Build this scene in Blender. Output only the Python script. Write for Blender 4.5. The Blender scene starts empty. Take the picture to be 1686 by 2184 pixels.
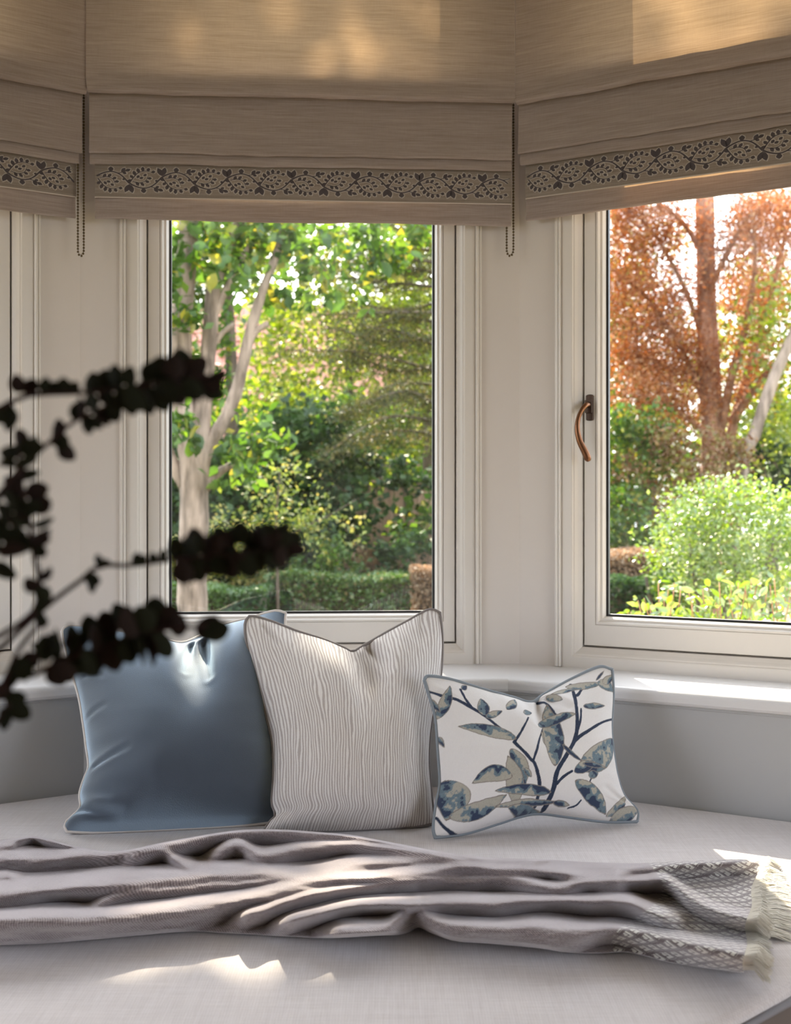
import bpy, math, random
import numpy as np
from mathutils import Vector, Matrix

# ------------------------------------------------------------------ camera, world, sun, exposure
S = bpy.context.scene
COL = S.collection
F_PX, CX, HY, EYE = 2400.0, 843.0, 1075.0, 1.17        # focal length, centre column, horizon row, eye height

cam_d = bpy.data.cameras.new('camera')
cam = bpy.data.objects.new('camera', cam_d)
COL.objects.link(cam)
cam.location = (0, 0, EYE)
cam.rotation_euler = (math.pi / 2, 0, 0)
cam_d.sensor_fit = 'VERTICAL'
cam_d.sensor_height = 36.0
cam_d.lens = F_PX / 2184 * 36.0
cam_d.shift_y = -17 / 2184
cam_d.clip_start = 0.05
cam_d.dof.use_dof = True
cam_d.dof.focus_distance = 2.0
cam_d.dof.aperture_fstop = 5.8
S.camera = cam

SUN_DIR = Vector((0.075, -0.80, -0.60)).normalized()     # the way the sunlight travels
world = bpy.data.worlds.new('sky')
S.world = world
world.use_nodes = True
wn = world.node_tree.nodes
wl = world.node_tree.links
wn.clear()
w_out = wn.new('ShaderNodeOutputWorld')
w_bg = wn.new('ShaderNodeBackground')
w_sky = wn.new('ShaderNodeTexSky')
w_sky.sky_type = 'NISHITA'
w_sky.sun_disc = False
w_sky.sun_elevation = math.radians(37)
w_sky.sun_rotation = math.radians(-5)
w_sky.air_density = 1.0
w_sky.dust_density = 4.0
w_mix = wn.new('ShaderNodeMix')
w_mix.data_type = 'RGBA'
w_mix.inputs[0].default_value = 0.72                     # thin bright haze over the blue
w_mix.inputs[7].default_value = (7.2, 7.6, 8.6, 1)
w_bg.inputs[1].default_value = 0.40
wl.new(w_sky.outputs[0], w_mix.inputs[6])
wl.new(w_mix.outputs[2], w_bg.inputs[0])
wl.new(w_bg.outputs[0], w_out.inputs[0])

sun_d = bpy.data.lights.new('sun', 'SUN')
sun_d.energy = 13.0
sun_d.color = (1.0, 0.86, 0.68)
sun_d.angle = math.radians(0.6)
sun = bpy.data.objects.new('sun', sun_d)
COL.objects.link(sun)
sun.location = (-1, 30, 25)
sun.rotation_euler = SUN_DIR.to_track_quat('-Z', 'Y').to_euler()

S.view_settings.view_transform = 'Standard'
S.view_settings.look = 'None'
S.view_settings.gamma = 1.0
S.view_settings.use_curve_mapping = False
S.view_settings.exposure = 1.07
S.cycles.max_bounces = 8
S.cycles.diffuse_bounces = 4
S.cycles.glossy_bounces = 3
S.cycles.transmission_bounces = 6
S.cycles.transparent_max_bounces = 8
S.cycles.caustics_reflective = False
S.cycles.caustics_refractive = False
S.cycles.sample_clamp_indirect = 6.0

random.seed(7)
RNG = np.random.default_rng(11)


# ------------------------------------------------------------------ helpers
def at(px, py, D):
    return Vector(((px - CX) / F_PX * D, D, EYE - (py - HY) / F_PX * D))


def set_props(o, label=None, cat=None, group=None, kind=None):
    if label: o['label'] = label
    if cat: o['category'] = cat
    if group: o['group'] = group
    if kind: o['kind'] = kind
    return o


def empty(name, loc=(0, 0, 0), parent=None, **kw):
    o = bpy.data.objects.new(name, None)
    o.empty_display_size = 0.05
    COL.objects.link(o)
    o.location = loc
    if parent: o.parent = parent
    return set_props(o, **kw)


def mesh_from(name, V, F, mat=None, smooth=False):
    """V: (n,3) array, F: (m,k) array or list of tuples"""
    me = bpy.data.meshes.new(name)
    V = np.asarray(V, dtype=np.float32)
    if isinstance(F, np.ndarray):
        m, k = F.shape
        me.vertices.add(len(V))
        me.vertices.foreach_set('co', V.ravel())
        me.loops.add(m * k)
        me.loops.foreach_set('vertex_index', F.astype(np.int32).ravel())
        me.polygons.add(m)
        me.polygons.foreach_set('loop_start', np.arange(0, m * k, k, dtype=np.int32))
        me.update(calc_edges=True)
    else:
        me.from_pydata([tuple(v) for v in V.tolist()], [], [tuple(int(i) for i in f) for f in F])
        me.update()
    if smooth:
        me.polygons.foreach_set('use_smooth', np.ones(len(me.polygons), dtype=bool))
    if mat: me.materials.append(mat)
    return me


def link(name, me, parent=None, loc=None, **kw):
    o = bpy.data.objects.new(name, me)
    COL.objects.link(o)
    if parent: o.parent = parent
    if loc is not None: o.location = loc
    return set_props(o, **kw)


def part(name, V, F, mat, parent=None, smooth=False, loc=None, rel=None, **kw):
    """rel: world position of the origin; vertices given in world space are moved there"""
    V = np.asarray(V, dtype=np.float64)
    if rel is not None:
        V = V - np.asarray(rel)
    return link(name, mesh_from(name, V, F, mat, smooth), parent, loc, **kw)


class MB:
    def __init__(self):
        self.V, self.F = [], []

    def add(self, V, F):
        n = len(self.V)
        self.V.extend([tuple(v) for v in V])
        self.F.extend([tuple(i + n for i in f) for f in F])
        return self

    def box(self, x0, x1, y0, y1, z0, z1):
        V = [(x0, y0, z0), (x1, y0, z0), (x1, y1, z0), (x0, y1, z0), (x0, y0, z1), (x1, y0, z1), (x1, y1, z1), (x0, y1, z1)]
        F = [(0, 3, 2, 1), (4, 5, 6, 7), (0, 1, 5, 4), (1, 2, 6, 5), (2, 3, 7, 6), (3, 0, 4, 7)]
        return self.add(V, F)

    def tube(self, pts, rad, sides=8, closed=False):
        P = [Vector(p) for p in pts]
        n = len(P)
        rad = [float(r) for r in rad] if hasattr(rad, "__len__") else [float(rad)] * n
        V, Fc = [], []
        up = Vector((0.13, 0.27, 0.95))
        for i, p in enumerate(P):
            if closed:
                t = P[(i + 1) % n] - P[i - 1]
            else:
                t = P[min(i + 1, n - 1)] - P[max(i - 1, 0)]
            if t.length < 1e-9: t = Vector((0, 0, 1))
            t.normalize()
            a = t.cross(up)
            if a.length < 0.05: a = t.cross(Vector((1, 0, 0)))
            a.normalize()
            b = t.cross(a)
            for k in range(sides):
                an = 2 * math.pi * k / sides
                V.append(p + rad[i] * (math.cos(an) * a + math.sin(an) * b))
        m = n if closed else n - 1
        for i in range(m):
            j = (i + 1) % n
            for k in range(sides):
                l = (k + 1) % sides
                Fc.append((i * sides + k, i * sides + l, j * sides + l, j * sides + k))
        if not closed:
            Fc.append(tuple(range(sides - 1, -1, -1)))
            Fc.append(tuple((n - 1) * sides + k for k in range(sides)))
        return self.add(V, Fc)

    def lathe(self, prof, sides=24, c=(0, 0, 0)):
        V, Fc = [], []
        for r, z in prof:
            for k in range(sides):
                an = 2 * math.pi * k / sides
                V.append((c[0] + r * math.cos(an), c[1] + r * math.sin(an), c[2] + z))
        for i in range(len(prof) - 1):
            for k in range(sides):
                l = (k + 1) % sides
                Fc.append((i * sides + k, i * sides + l, (i + 1) * sides + l, (i + 1) * sides + k))
        return self.add(V, Fc)

    def part(self, name, mat, parent=None, smooth=False, **kw):
        return part(name, self.V, self.F, mat, parent, smooth, **kw)


def spline(pts, n):
    """Catmull-Rom through pts (k,d) -> (n,d), evenly spaced by arc length"""
    P = np.asarray(pts, dtype=float)
    if len(P) == 2:
        t = np.linspace(0, 1, n)[:, None]
        return P[0] * (1 - t) + P[1] * t
    Q = np.vstack([2 * P[0] - P[1], P, 2 * P[-1] - P[-2]])
    out = []
    for i in range(1, len(Q) - 2):
        t = np.linspace(0, 1, 20, endpoint=False)[:, None]
        a, b, c, d = Q[i - 1], Q[i], Q[i + 1], Q[i + 2]
        out.append(0.5 * (2 * b + (c - a) * t + (2 * a - 5 * b + 4 * c - d) * t ** 2 + (3 * b - a - 3 * c + d) * t ** 3))
    out.append(P[-1:])
    A = np.vstack(out)
    L = np.concatenate([[0], np.cumsum(np.linalg.norm(np.diff(A, axis=0), axis=1))])
    s = np.linspace(0, L[-1], n)
    return np.stack([np.interp(s, L, A[:, k]) for k in range(A.shape[1])], axis=1)


def vnoise(x, seed=0):
    """smooth 1-D value noise, numpy"""
    x = np.asarray(x, dtype=float)
    i = np.floor(x).astype(int)
    f = x - i
    f = f * f * (3 - 2 * f)
    def h(k):
        v = np.sin(k * 127.1 + seed * 311.7) * 43758.5453
        return (v - np.floor(v)) * 2 - 1
    return h(i) * (1 - f) + h(i + 1) * f


def vnoise2(x, y, seed=0):
    x = np.asarray(x, dtype=float); y = np.asarray(y, dtype=float)
    i = np.floor(x).astype(int); j = np.floor(y).astype(int)
    f = x - i; g = y - j
    f = f * f * (3 - 2 * f); g = g * g * (3 - 2 * g)
    def h(a, b):
        v = np.sin(a * 127.1 + b * 269.5 + seed * 74.7) * 43758.5453
        return (v - np.floor(v)) * 2 - 1
    return (h(i, j) * (1 - f) + h(i + 1, j) * f) * (1 - g) + (h(i, j + 1) * (1 - f) + h(i + 1, j + 1) * f) * g


# ------------------------------------------------------------------ materials
def new_mat(name):
    m = bpy.data.materials.new(name)
    m.use_nodes = True
    nt = m.node_tree
    nt.nodes.clear()
    out = nt.nodes.new('ShaderNodeOutputMaterial')
    return m, nt, out


def nd(nt, kind, **kw):
    n = nt.nodes.new(kind)
    for k, v in kw.items():
        setattr(n, k, v)
    return n


def math_n(nt, op, a, b=None, c=None):
    n = nt.nodes.new('ShaderNodeMath')
    n.operation = op
    for i, v in enumerate((a, b, c)):
        if v is None: continue
        if isinstance(v, (int, float)):
            n.inputs[i].default_value = v
        else:
            nt.links.new(v, n.inputs[i])
    return n.outputs[0]


def mixc(nt, fac, a, b):
    n = nt.nodes.new('ShaderNodeMix')
    n.data_type = 'RGBA'
    for i, v in ((0, fac), (6, a), (7, b)):
        if isinstance(v, tuple):
            n.inputs[i].default_value = (*v, 1) if len(v) == 3 else v
        elif isinstance(v, (int, float)):
            n.inputs[i].default_value = v
        else:
            nt.links.new(v, n.inputs[i])
    return n.outputs[2]


def paint(name, col, rough=0.45, var=0.03, bump=0.0, bscale=300, metal=0.0, sheen=0.0, sheen_tint=(1, 1, 1), spec=0.5):
    m, nt, out = new_mat(name)
    p = nd(nt, 'ShaderNodeBsdfPrincipled')
    tc = nd(nt, 'ShaderNodeTexCoord')
    nz = nd(nt, 'ShaderNodeTexNoise')
    nz.inputs['Scale'].default_value = 6
    nz.inputs['Detail'].default_value = 4
    nt.links.new(tc.outputs['Object'], nz.inputs['Vector'])
    c = mixc(nt, nz.outputs[0], tuple(x * (1 - var) for x in col), tuple(min(1, x * (1 + var)) for x in col))
    nt.links.new(c, p.inputs['Base Color'])
    p.inputs['Roughness'].default_value = rough
    p.inputs['Metallic'].default_value = metal
    p.inputs['Specular IOR Level'].default_value = spec
    p.inputs['Sheen Weight'].default_value = sheen
    p.inputs['Sheen Roughness'].default_value = 0.45
    p.inputs['Sheen Tint'].default_value = (*sheen_tint, 1)
    if bump:
        n2 = nd(nt, 'ShaderNodeTexNoise')
        n2.inputs['Scale'].default_value = bscale
        nt.links.new(tc.outputs['Object'], n2.inputs['Vector'])
        b = nd(nt, 'ShaderNodeBump')
        b.inputs['Strength'].default_value = bump
        b.inputs['Distance'].default_value = 0.002
        nt.links.new(n2.outputs[0], b.inputs['Height'])
        nt.links.new(b.outputs[0], p.inputs['Normal'])
    nt.links.new(p.outputs[0], out.inputs[0])
    return m


def slub(nt, tc, scale):
    mp = nd(nt, 'ShaderNodeMapping')
    mp.inputs['Scale'].default_value = scale
    nt.links.new(tc, mp.inputs['Vector'])
    nz = nd(nt, 'ShaderNodeTexNoise')
    nz.inputs['Scale'].default_value = 1
    nz.inputs['Detail'].default_value = 3
    nz.inputs['Roughness'].default_value = 0.6
    nt.links.new(mp.outputs[0], nz.inputs['Vector'])
    return nz.outputs[0]


def fabric_translucent(name, dark, light, transl, tcol):
    """woven blind cloth: horizontal slubs, lets part of the daylight through"""
    m, nt, out = new_mat(name)
    tc = nd(nt, 'ShaderNodeTexCoord').outputs['Object']
    a = slub(nt, tc, (14, 14, 650))
    b = slub(nt, tc, (3, 3, 110))
    c = slub(nt, tc, (500, 500, 40))
    s = math_n(nt, 'ADD', math_n(nt, 'MULTIPLY', a, 0.6), math_n(nt, 'ADD', math_n(nt, 'MULTIPLY', b, 0.28), math_n(nt, 'MULTIPLY', c, 0.12)))
    r = nd(nt, 'ShaderNodeMapRange')
    r.inputs[1].default_value = 0.34; r.inputs[2].default_value = 0.62
    nt.links.new(s, r.inputs[0])
    col = mixc(nt, r.outputs[0], dark, light)
    d = nd(nt, 'ShaderNodeBsdfDiffuse')
    t = nd(nt, 'ShaderNodeBsdfTranslucent')
    sh = nd(nt, 'ShaderNodeBsdfSheen')
    sh.inputs['Color'].default_value = (0.25, 0.22, 0.22, 1)
    sh.inputs['Roughness'].default_value = 0.5
    bp = nd(nt, 'ShaderNodeBump')
    bp.inputs['Strength'].default_value = 0.25
    bp.inputs['Distance'].default_value = 0.001
    nt.links.new(s, bp.inputs['Height'])
    for x in (d, sh):
        nt.links.new(bp.outputs[0], x.inputs['Normal'])
    nt.links.new(col, d.inputs[0])
    tm = mixc(nt, r.outputs[0], tuple(x * 0.72 for x in tcol), tcol)
    nt.links.new(tm, t.inputs[0])
    mx = nd(nt, 'ShaderNodeMixShader')
    mx.inputs[0].default_value = transl
    nt.links.new(d.outputs[0], mx.inputs[1]); nt.links.new(t.outputs[0], mx.inputs[2])
    ad = nd(nt, 'ShaderNodeAddShader')
    nt.links.new(mx.outputs[0], ad.inputs[0]); nt.links.new(sh.outputs[0], ad.inputs[1])
    nt.links.new(ad.outputs[0], out.inputs[0])
    return m


LEAF_GAIN = 0.64


def leaf_mat(name, ramp, transl=0.45, gloss=0.06, tgain=1.3):
    m, nt, out = new_mat(name)
    at_ = nd(nt, 'ShaderNodeAttribute')
    at_.attribute_name = 'tint'
    cr = nd(nt, 'ShaderNodeValToRGB')
    els = cr.color_ramp.elements
    while len(els) < len(ramp): els.new(0.5)
    for i, (p, c) in enumerate(ramp):
        els[i].position = p
        els[i].color = (*(x * LEAF_GAIN for x in c), 1)
    nt.links.new(at_.outputs['Fac'], cr.inputs[0])
    d = nd(nt, 'ShaderNodeBsdfDiffuse')
    t = nd(nt, 'ShaderNodeBsdfTranslucent')
    nt.links.new(cr.outputs[0], d.inputs[0])
    h = nd(nt, 'ShaderNodeHueSaturation')
    h.inputs['Hue'].default_value = 0.485
    h.inputs['Saturation'].default_value = 1.2
    h.inputs['Value'].default_value = tgain
    nt.links.new(cr.outputs[0], h.inputs['Color'])
    nt.links.new(h.outputs[0], t.inputs[0])
    mx = nd(nt, 'ShaderNodeMixShader')
    mx.inputs[0].default_value = transl
    nt.links.new(d.outputs[0], mx.inputs[1]); nt.links.new(t.outputs[0], mx.inputs[2])
    g = nd(nt, 'ShaderNodeBsdfGlossy')
    g.inputs['Roughness'].default_value = 0.4
    m2 = nd(nt, 'ShaderNodeMixShader')
    m2.inputs[0].default_value = gloss
    nt.links.new(mx.outputs[0], m2.inputs[1]); nt.links.new(g.outputs[0], m2.inputs[2])
    nt.links.new(m2.outputs[0], out.inputs[0])
    return m


def bark_mat(name, a, b, scale=(14, 14, 3)):
    m, nt, out = new_mat(name)
    tc = nd(nt, 'ShaderNodeTexCoord').outputs['Object']
    s = slub(nt, tc, scale)
    p = nd(nt, 'ShaderNodeBsdfPrincipled')
    r = nd(nt, 'ShaderNodeMapRange')
    r.inputs[1].default_value = 0.35; r.inputs[2].default_value = 0.65
    nt.links.new(s, r.inputs[0])
    nt.links.new(mixc(nt, r.outputs[0], a, b), p.inputs['Base Color'])
    p.inputs['Roughness'].default_value = 0.9
    bp = nd(nt, 'ShaderNodeBump')
    bp.inputs['Strength'].default_value = 0.6
    bp.inputs['Distance'].default_value = 0.02
    nt.links.new(s, bp.inputs['Height'])
    nt.links.new(bp.outputs[0], p.inputs['Normal'])
    nt.links.new(p.outputs[0], out.inputs[0])
    return m


M = {}
M['wall'] = paint('wall_paint', (0.64, 0.585, 0.535), 0.55, 0.015)
M['ceil'] = paint('ceiling_paint', (0.75, 0.74, 0.72), 0.7, 0.01)
M['frame'] = paint('window_paint', (0.68, 0.635, 0.58), 0.35, 0.01)
M['sill'] = paint('sill_paint', (0.68, 0.67, 0.67), 0.3, 0.01)
M['panel'] = paint('panel_paint_shaded', (0.42, 0.42, 0.42), 0.5, 0.02)  # same paint as the walls, shade under the sill put into its colour
M['gasket'] = paint('rubber_gasket', (0.012, 0.012, 0.014), 0.5)
M['bronze'] = paint('aged_bronze', (0.20, 0.095, 0.05), 0.33, 0.25, metal=1.0)
M['bronze_dark'] = paint('dark_bronze', (0.07, 0.045, 0.032), 0.45, 0.2, metal=0.8)
M['bead'] = paint('bead_brass', (0.10, 0.07, 0.035), 0.35, 0.2, metal=1.0)
M['floor'] = paint('floor_boards', (0.30, 0.20, 0.13), 0.5, 0.2)
M['outer'] = paint('render_outside', (0.6, 0.57, 0.52), 0.8, 0.05)
M['blind'] = fabric_translucent('blind_cloth', (0.29, 0.235, 0.212), (0.44, 0.375, 0.35), 0.23, (0.50, 0.325, 0.175))
M['band'] = fabric_translucent('band_cloth', (0.20, 0.165, 0.14), (0.33, 0.285, 0.25), 0.2, (0.45, 0.33, 0.22))
M['vine'] = paint('vine_thread', (0.060, 0.047, 0.052), 0.75, 0.1)
M['vine_edge'] = paint('vine_outline_thread', (0.50, 0.44, 0.39), 0.8, 0.05)
M['piping_beige'] = paint('pale_piping', (0.50, 0.43, 0.38), 0.8, 0.05)

# glass: clear pane, a little mirror by angle, a faint dusty film
m, nt, out = new_mat('window_glass')
tr = nd(nt, 'ShaderNodeBsdfTransparent'); tr.inputs[0].default_value = (0.97, 0.985, 0.975, 1)
gl = nd(nt, 'ShaderNodeBsdfGlossy'); gl.inputs['Roughness'].default_value = 0.0
fr = nd(nt, 'ShaderNodeFresnel'); gm = nd(nt, 'ShaderNodeNewGeometry')
nt.links.new(math_n(nt, 'SUBTRACT', 1.5, math_n(nt, 'MULTIPLY', gm.outputs['Backfacing'], 1.5 - 1 / 1.5)), fr.inputs['IOR'])   # same reflection on both faces of the thin pane
mx = nd(nt, 'ShaderNodeMixShader')
nt.links.new(fr.outputs[0], mx.inputs[0])
nt.links.new(tr.outputs[0], mx.inputs[1]); nt.links.new(gl.outputs[0], mx.inputs[2])
df = nd(nt, 'ShaderNodeBsdfTranslucent'); df.inputs[0].default_value = (0.8, 0.82, 0.85, 1)
tcg = nd(nt, 'ShaderNodeTexCoord').outputs['Object']
ng = nd(nt, 'ShaderNodeTexNoise'); ng.inputs['Scale'].default_value = 5; ng.inputs['Detail'].default_value = 3
nt.links.new(tcg, ng.inputs['Vector'])
rg = nd(nt, 'ShaderNodeMapRange')
rg.inputs[1].default_value = 0.50; rg.inputs[2].default_value = 0.78; rg.inputs[3].default_value = 0.0; rg.inputs[4].default_value = 0.007
nt.links.new(ng.outputs[0], rg.inputs[0])
m2 = nd(nt, 'ShaderNodeMixShader')
nt.links.new(rg.outputs[0], m2.inputs[0])
nt.links.new(mx.outputs[0], m2.inputs[1]); nt.links.new(df.outputs[0], m2.inputs[2])
nt.links.new(m2.outputs[0], out.inputs[0])
M['glass'] = m


def weave_mat(name, a, b, scale, rough=0.9, sheen=0.2, sheen_tint=(1, 1, 1), bump=0.4, coord='Object', nscale=120):
    """plain weave: crossed fine threads and slubs"""
    m, nt, out = new_mat(name)
    tc = nd(nt, 'ShaderNodeTexCoord').outputs[coord]
    w1 = nd(nt, 'ShaderNodeTexWave'); w1.bands_direction = 'X'
    w2 = nd(nt, 'ShaderNodeTexWave'); w2.bands_direction = 'Y'
    for w in (w1, w2):
        w.inputs['Scale'].default_value = scale
        w.inputs['Distortion'].default_value = 1.2
        w.inputs['Detail'].default_value = 1
        w.inputs['Detail Scale'].default_value = 2.0
        nt.links.new(tc, w.inputs['Vector'])
    s1 = slub(nt, tc, (nscale * 0.12, nscale * 2.2, nscale))
    s2 = slub(nt, tc, (nscale * 2.2, nscale * 0.12, nscale))
    k = math_n(nt, 'ADD', math_n(nt, 'MULTIPLY', w1.outputs['Fac'], 0.10), math_n(nt, 'MULTIPLY', w2.outputs['Fac'], 0.10))
    k2 = math_n(nt, 'ADD', k, math_n(nt, 'MULTIPLY', math_n(nt, 'ADD', s1, s2), 0.40))
    r = nd(nt, 'ShaderNodeMapRange')
    r.inputs[1].default_value = 0.32; r.inputs[2].default_value = 0.64
    nt.links.new(k2, r.inputs[0])
    p = nd(nt, 'ShaderNodeBsdfPrincipled')
    nt.links.new(mixc(nt, r.outputs[0], a, b), p.inputs['Base Color'])
    p.inputs['Roughness'].default_value = rough
    p.inputs['Specular IOR Level'].default_value = 0.15
    p.inputs['Sheen Weight'].default_value = sheen
    p.inputs['Sheen Tint'].default_value = (*sheen_tint, 1)
    bp = nd(nt, 'ShaderNodeBump')
    bp.inputs['Strength'].default_value = bump
    bp.inputs['Distance'].default_value = 0.001
    nt.links.new(k2, bp.inputs['Height'])
    nt.links.new(bp.outputs[0], p.inputs['Normal'])
    nt.links.new(p.outputs[0], out.inputs[0])
    return m


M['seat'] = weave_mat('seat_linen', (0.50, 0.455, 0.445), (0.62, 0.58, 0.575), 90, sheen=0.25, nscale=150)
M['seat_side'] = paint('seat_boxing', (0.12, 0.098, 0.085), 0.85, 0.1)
M['seat_pipe'] = paint('seat_piping', (0.20, 0.195, 0.21), 0.85, 0.1)
M['seat_base'] = paint('seat_base_paint', (0.13, 0.105, 0.09), 0.6, 0.05)

# ------------------------------------------------------------------ the bay: three facets
class Facet:
    def __init__(s, O, d):
        s.O = Vector((O[0], O[1], 0)); s.d = Vector((d[0], d[1], 0)).normalized()
        s.n = Vector((s.d.y, -s.d.x, 0))                    # towards the room
        s.mat = Matrix(((s.d.x, -s.n.x, 0, s.O.x), (s.d.y, -s.n.y, 0, s.O.y), (0, 0, 1, 0), (0, 0, 0, 1)))

    def P(s, u, o, z=0.0):
        v = s.O + s.d * u + s.n * o
        return Vector((v.x, v.y, z))

    def u_at(s, px, o):
        k = (px - CX) / F_PX
        b = s.O + s.n * o
        return (k * b.y - b.x) / (s.d.x - k * s.d.y)

    def z_at(s, px, py, o):
        D = s.P(s.u_at(px, o), o).y
        return EYE - (py - HY) / F_PX * D


CL = (-0.719, 2.567); CR = (0.2897, 2.633)
FC = Facet(CL, (CR[0] - CL[0], CR[1] - CL[1]))
LC = math.hypot(CR[0] - CL[0], CR[1] - CL[1])
FR = Facet(CR, (0.881, -0.473))
FL = Facet(CL, (0.854, 0.519))
LS = 1.02                                                 # length of each side facet
SILL, HEAD, CEIL = 0.797, 2.66, 2.75
RANGE = {'l': (FL, -LS, 0.0), 'c': (FC, 0.0, LC), 'r': (FR, 0.0, LS)}


def facet_empty(name, f, **kw):
    e = empty(name, **kw)
    e.matrix_world = f.mat
    return e


# walls of the bay (with the window openings), each one mesh
for key, nm in (('l', 'wall_left'), ('c', 'wall_front'), ('r', 'wall_right')):
    f, a, b = RANGE[key]
    w = MB()
    J = 0.107
    for (u0, u1, z0, z1) in ((a, a + J, 0, CEIL), (b - J, b, 0, CEIL), (a + J, b - J, 0, SILL - 0.03), (a + J, b - J, HEAD, CEIL)):
        w.box(u0, u1, 0.0, 0.12, z0, z1)
    o = w.part(nm, M['wall'], kind='structure')
    o.matrix_world = f.mat


def ring(prof, u0, u1, z0, z1):
    V, Fc = [], []
    for ws, wb, o in prof:
        V += [(u0 + ws, -o, z0 + wb), (u1 - ws, -o, z0 + wb), (u1 - ws, -o, z1 - ws), (u0 + ws, -o, z1 - ws)]
    for i in range(len(prof) - 1):
        for k in range(4):
            l = (k + 1) % 4
            Fc.append((i * 4 + k, i * 4 + l, (i + 1) * 4 + l, (i + 1) * 4 + k))
    return V, Fc


PF = [(0, 0, -0.07), (0, 0, 0.001), (0.022, 0.024, 0.001), (0.0245, 0.0265, 0.000), (0.026, 0.028, -0.0035), (0.0285, 0.031, -0.0045), (0.034, 0.037, -0.013), (0.0405, 0.045, -0.021), (0.0405, 0.045, -0.052), (0.075, 0.10, -0.052)]
PS = [(0.0440, 0.0490, -0.051), (0.0440, 0.0490, -0.0270), (0.0452, 0.0502, -0.0258), (0.0706, 0.0966, -0.0258), (0.0710, 0.0970, -0.0280), (0.0720, 0.0980, -0.0280)]
PB = [(0.0720, 0.0980, -0.0280), (0.0725, 0.0985, -0.0250), (0.0765, 0.1025, -0.0250), (0.0790, 0.105, -0.0285), (0.0805, 0.1065, -0.0330), (0.0850, 0.111, -0.0335), (0.0885, 0.1145, -0.040), (0.0895, 0.1155, -0.046), (0.0895, 0.1155, -0.060)]
PG = [(0.0895, 0.1155, -0.0465), (0.0945, 0.1205, -0.048), (0.0945, 0.1205, -0.060)]
for key, nm in (('l', 'window_1'), ('c', 'window_2'), ('r', 'window_3')):
    f, a, b = RANGE[key]
    e = facet_empty(nm, f, kind='structure')
    u0, u1, z0, z1 = a + 0.105, b - 0.105, SILL, HEAD
    part('outer_frame', *ring(PF, u0, u1, z0, z1), M['frame'], e)
    part('sash', *ring(PS, u0, u1, z0, z1), M['frame'], e)
    part('glazing_bead', *ring(PB, u0, u1, z0, z1), M['frame'], e)
    part('gasket', *ring(PG, u0, u1, z0, z1), M['gasket'], e, label='thin black rubber seal round the glass')
    g = MB().box(u0 + 0.088, u1 - 0.088, 0.0505, 0.0545, z0 + 0.114, z1 - 0.088)
    g.part('glass_pane', M['glass'], e)
    for s, uu in ((1, u0), (-1, u1)):                       # moulded cover bead beside the frame
        lo = uu - 0.0155 if s > 0 else uu + 0.0012
        hi = uu - 0.0012 if s > 0 else uu + 0.0155
        mb = MB()
        mb.box(lo, hi, -0.006, 0.004, SILL + 0.001, HEAD)
        mb.tube([((lo * .7 + hi * .3), -0.006, SILL + 0.001), ((lo * .7 + hi * .3), -0.006, HEAD)], 0.0042, 8)
        mb.tube([((lo * .22 + hi * .78), -0.006, SILL + 0.001), ((lo * .22 + hi * .78), -0.006, HEAD)], 0.0030, 8)
        mb.part('cover_bead', M['frame'], e)
    if key == 'r':                                          # espagnolette handle on the left stile
        hu = 0.1632
        h = empty('handle', (hu, 0.0258, 0), e, label='aged bronze curved window handle on the left stile')
        zt, zb = f.z_at(1250, 842, -0.0258), f.z_at(1250, 898, -0.0258)
        pl = MB()
        n = 10
        ring_pts = []
        for k in range(n + 1):
            an = math.pi * k / n
            ring_pts.append((0.0085 * math.cos(an), zt - 0.0035 + 0.0035 * math.sin(an)))
        for k in range(n + 1):
            an = math.pi + math.pi * k / n
            ring_pts.append((0.0085 * math.cos(an), zb + 0.0035 + 0.0035 * math.sin(an)))
        N = len(ring_pts)
        V = [(x, 0.0, z) for x, z in ring_pts] + [(x, -0.004, z) for x, z in ring_pts] + [(x * 0.86, -0.0052, (z - (zt + zb) / 2) * 0.96 + (zt + zb) / 2) for x, z in ring_pts]
        Fc = [(i, (i + 1) % N, N + (i + 1) % N, N + i) for i in range(N)] + [(N + i, N + (i + 1) % N, 2 * N + (i + 1) % N, 2 * N + i) for i in range(N)] + [tuple(range(2 * N, 3 * N))]
        pl.add(V, Fc)
        zm = (zt + zb) / 2 + 0.002
        pl.box(-0.0078, 0.0078, -0.015, -0.004, zm - 0.0145, zm + 0.0145)
        pl.box(-0.0012, 0.0012, -0.0058, -0.005, zt - 0.010, zt - 0.004)
        pl.box(-0.0012, 0.0012, -0.0058, -0.005, zb + 0.004, zb + 0.010)
        pl.part('handle_plate', M['bronze_dark'], h)
        lv = MB()
        zr = zm + 0.004
        lever = spline([(0.000, -0.012, zr), (-0.001, -0.026, zr - 0.002), (-0.006, -0.036, zr - 0.012), (-0.0125, -0.043, zr - 0.030), (-0.0145, -0.047, zr - 0.055), (-0.0095, -0.046, zr - 0.083), (0.002, -0.040, zr - 0.110), (0.0090, -0.035, zr - 0.130)], 40)
        rad = np.interp(np.linspace(0, 1, 40), [0, 0.12, 0.25, 0.5, 0.8, 0.93, 0.97, 1.0], [0.0070, 0.0058, 0.0050, 0.0062, 0.0080, 0.0086, 0.0078, 0.004])
        lv.tube(lever, rad, 14)
        lv.part('lever', M['bronze'], h, smooth=True)


def isect(f1, o1, f2, o2):
    p, r = f1.P(0, o1), f1.d
    q, s = f2.P(0, o2), f2.d
    k = ((q - p).x * s.y - (q - p).y * s.x) / (r.x * s.y - r.y * s.x)
    return p + r * k


def bay_line(o):
    """polyline along the bay at inward offset o, left end to right end"""
    return [FL.P(-LS, o), isect(FL, o, FC, o), isect(FC, o, FR, o), FR.P(LS, o)]


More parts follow.
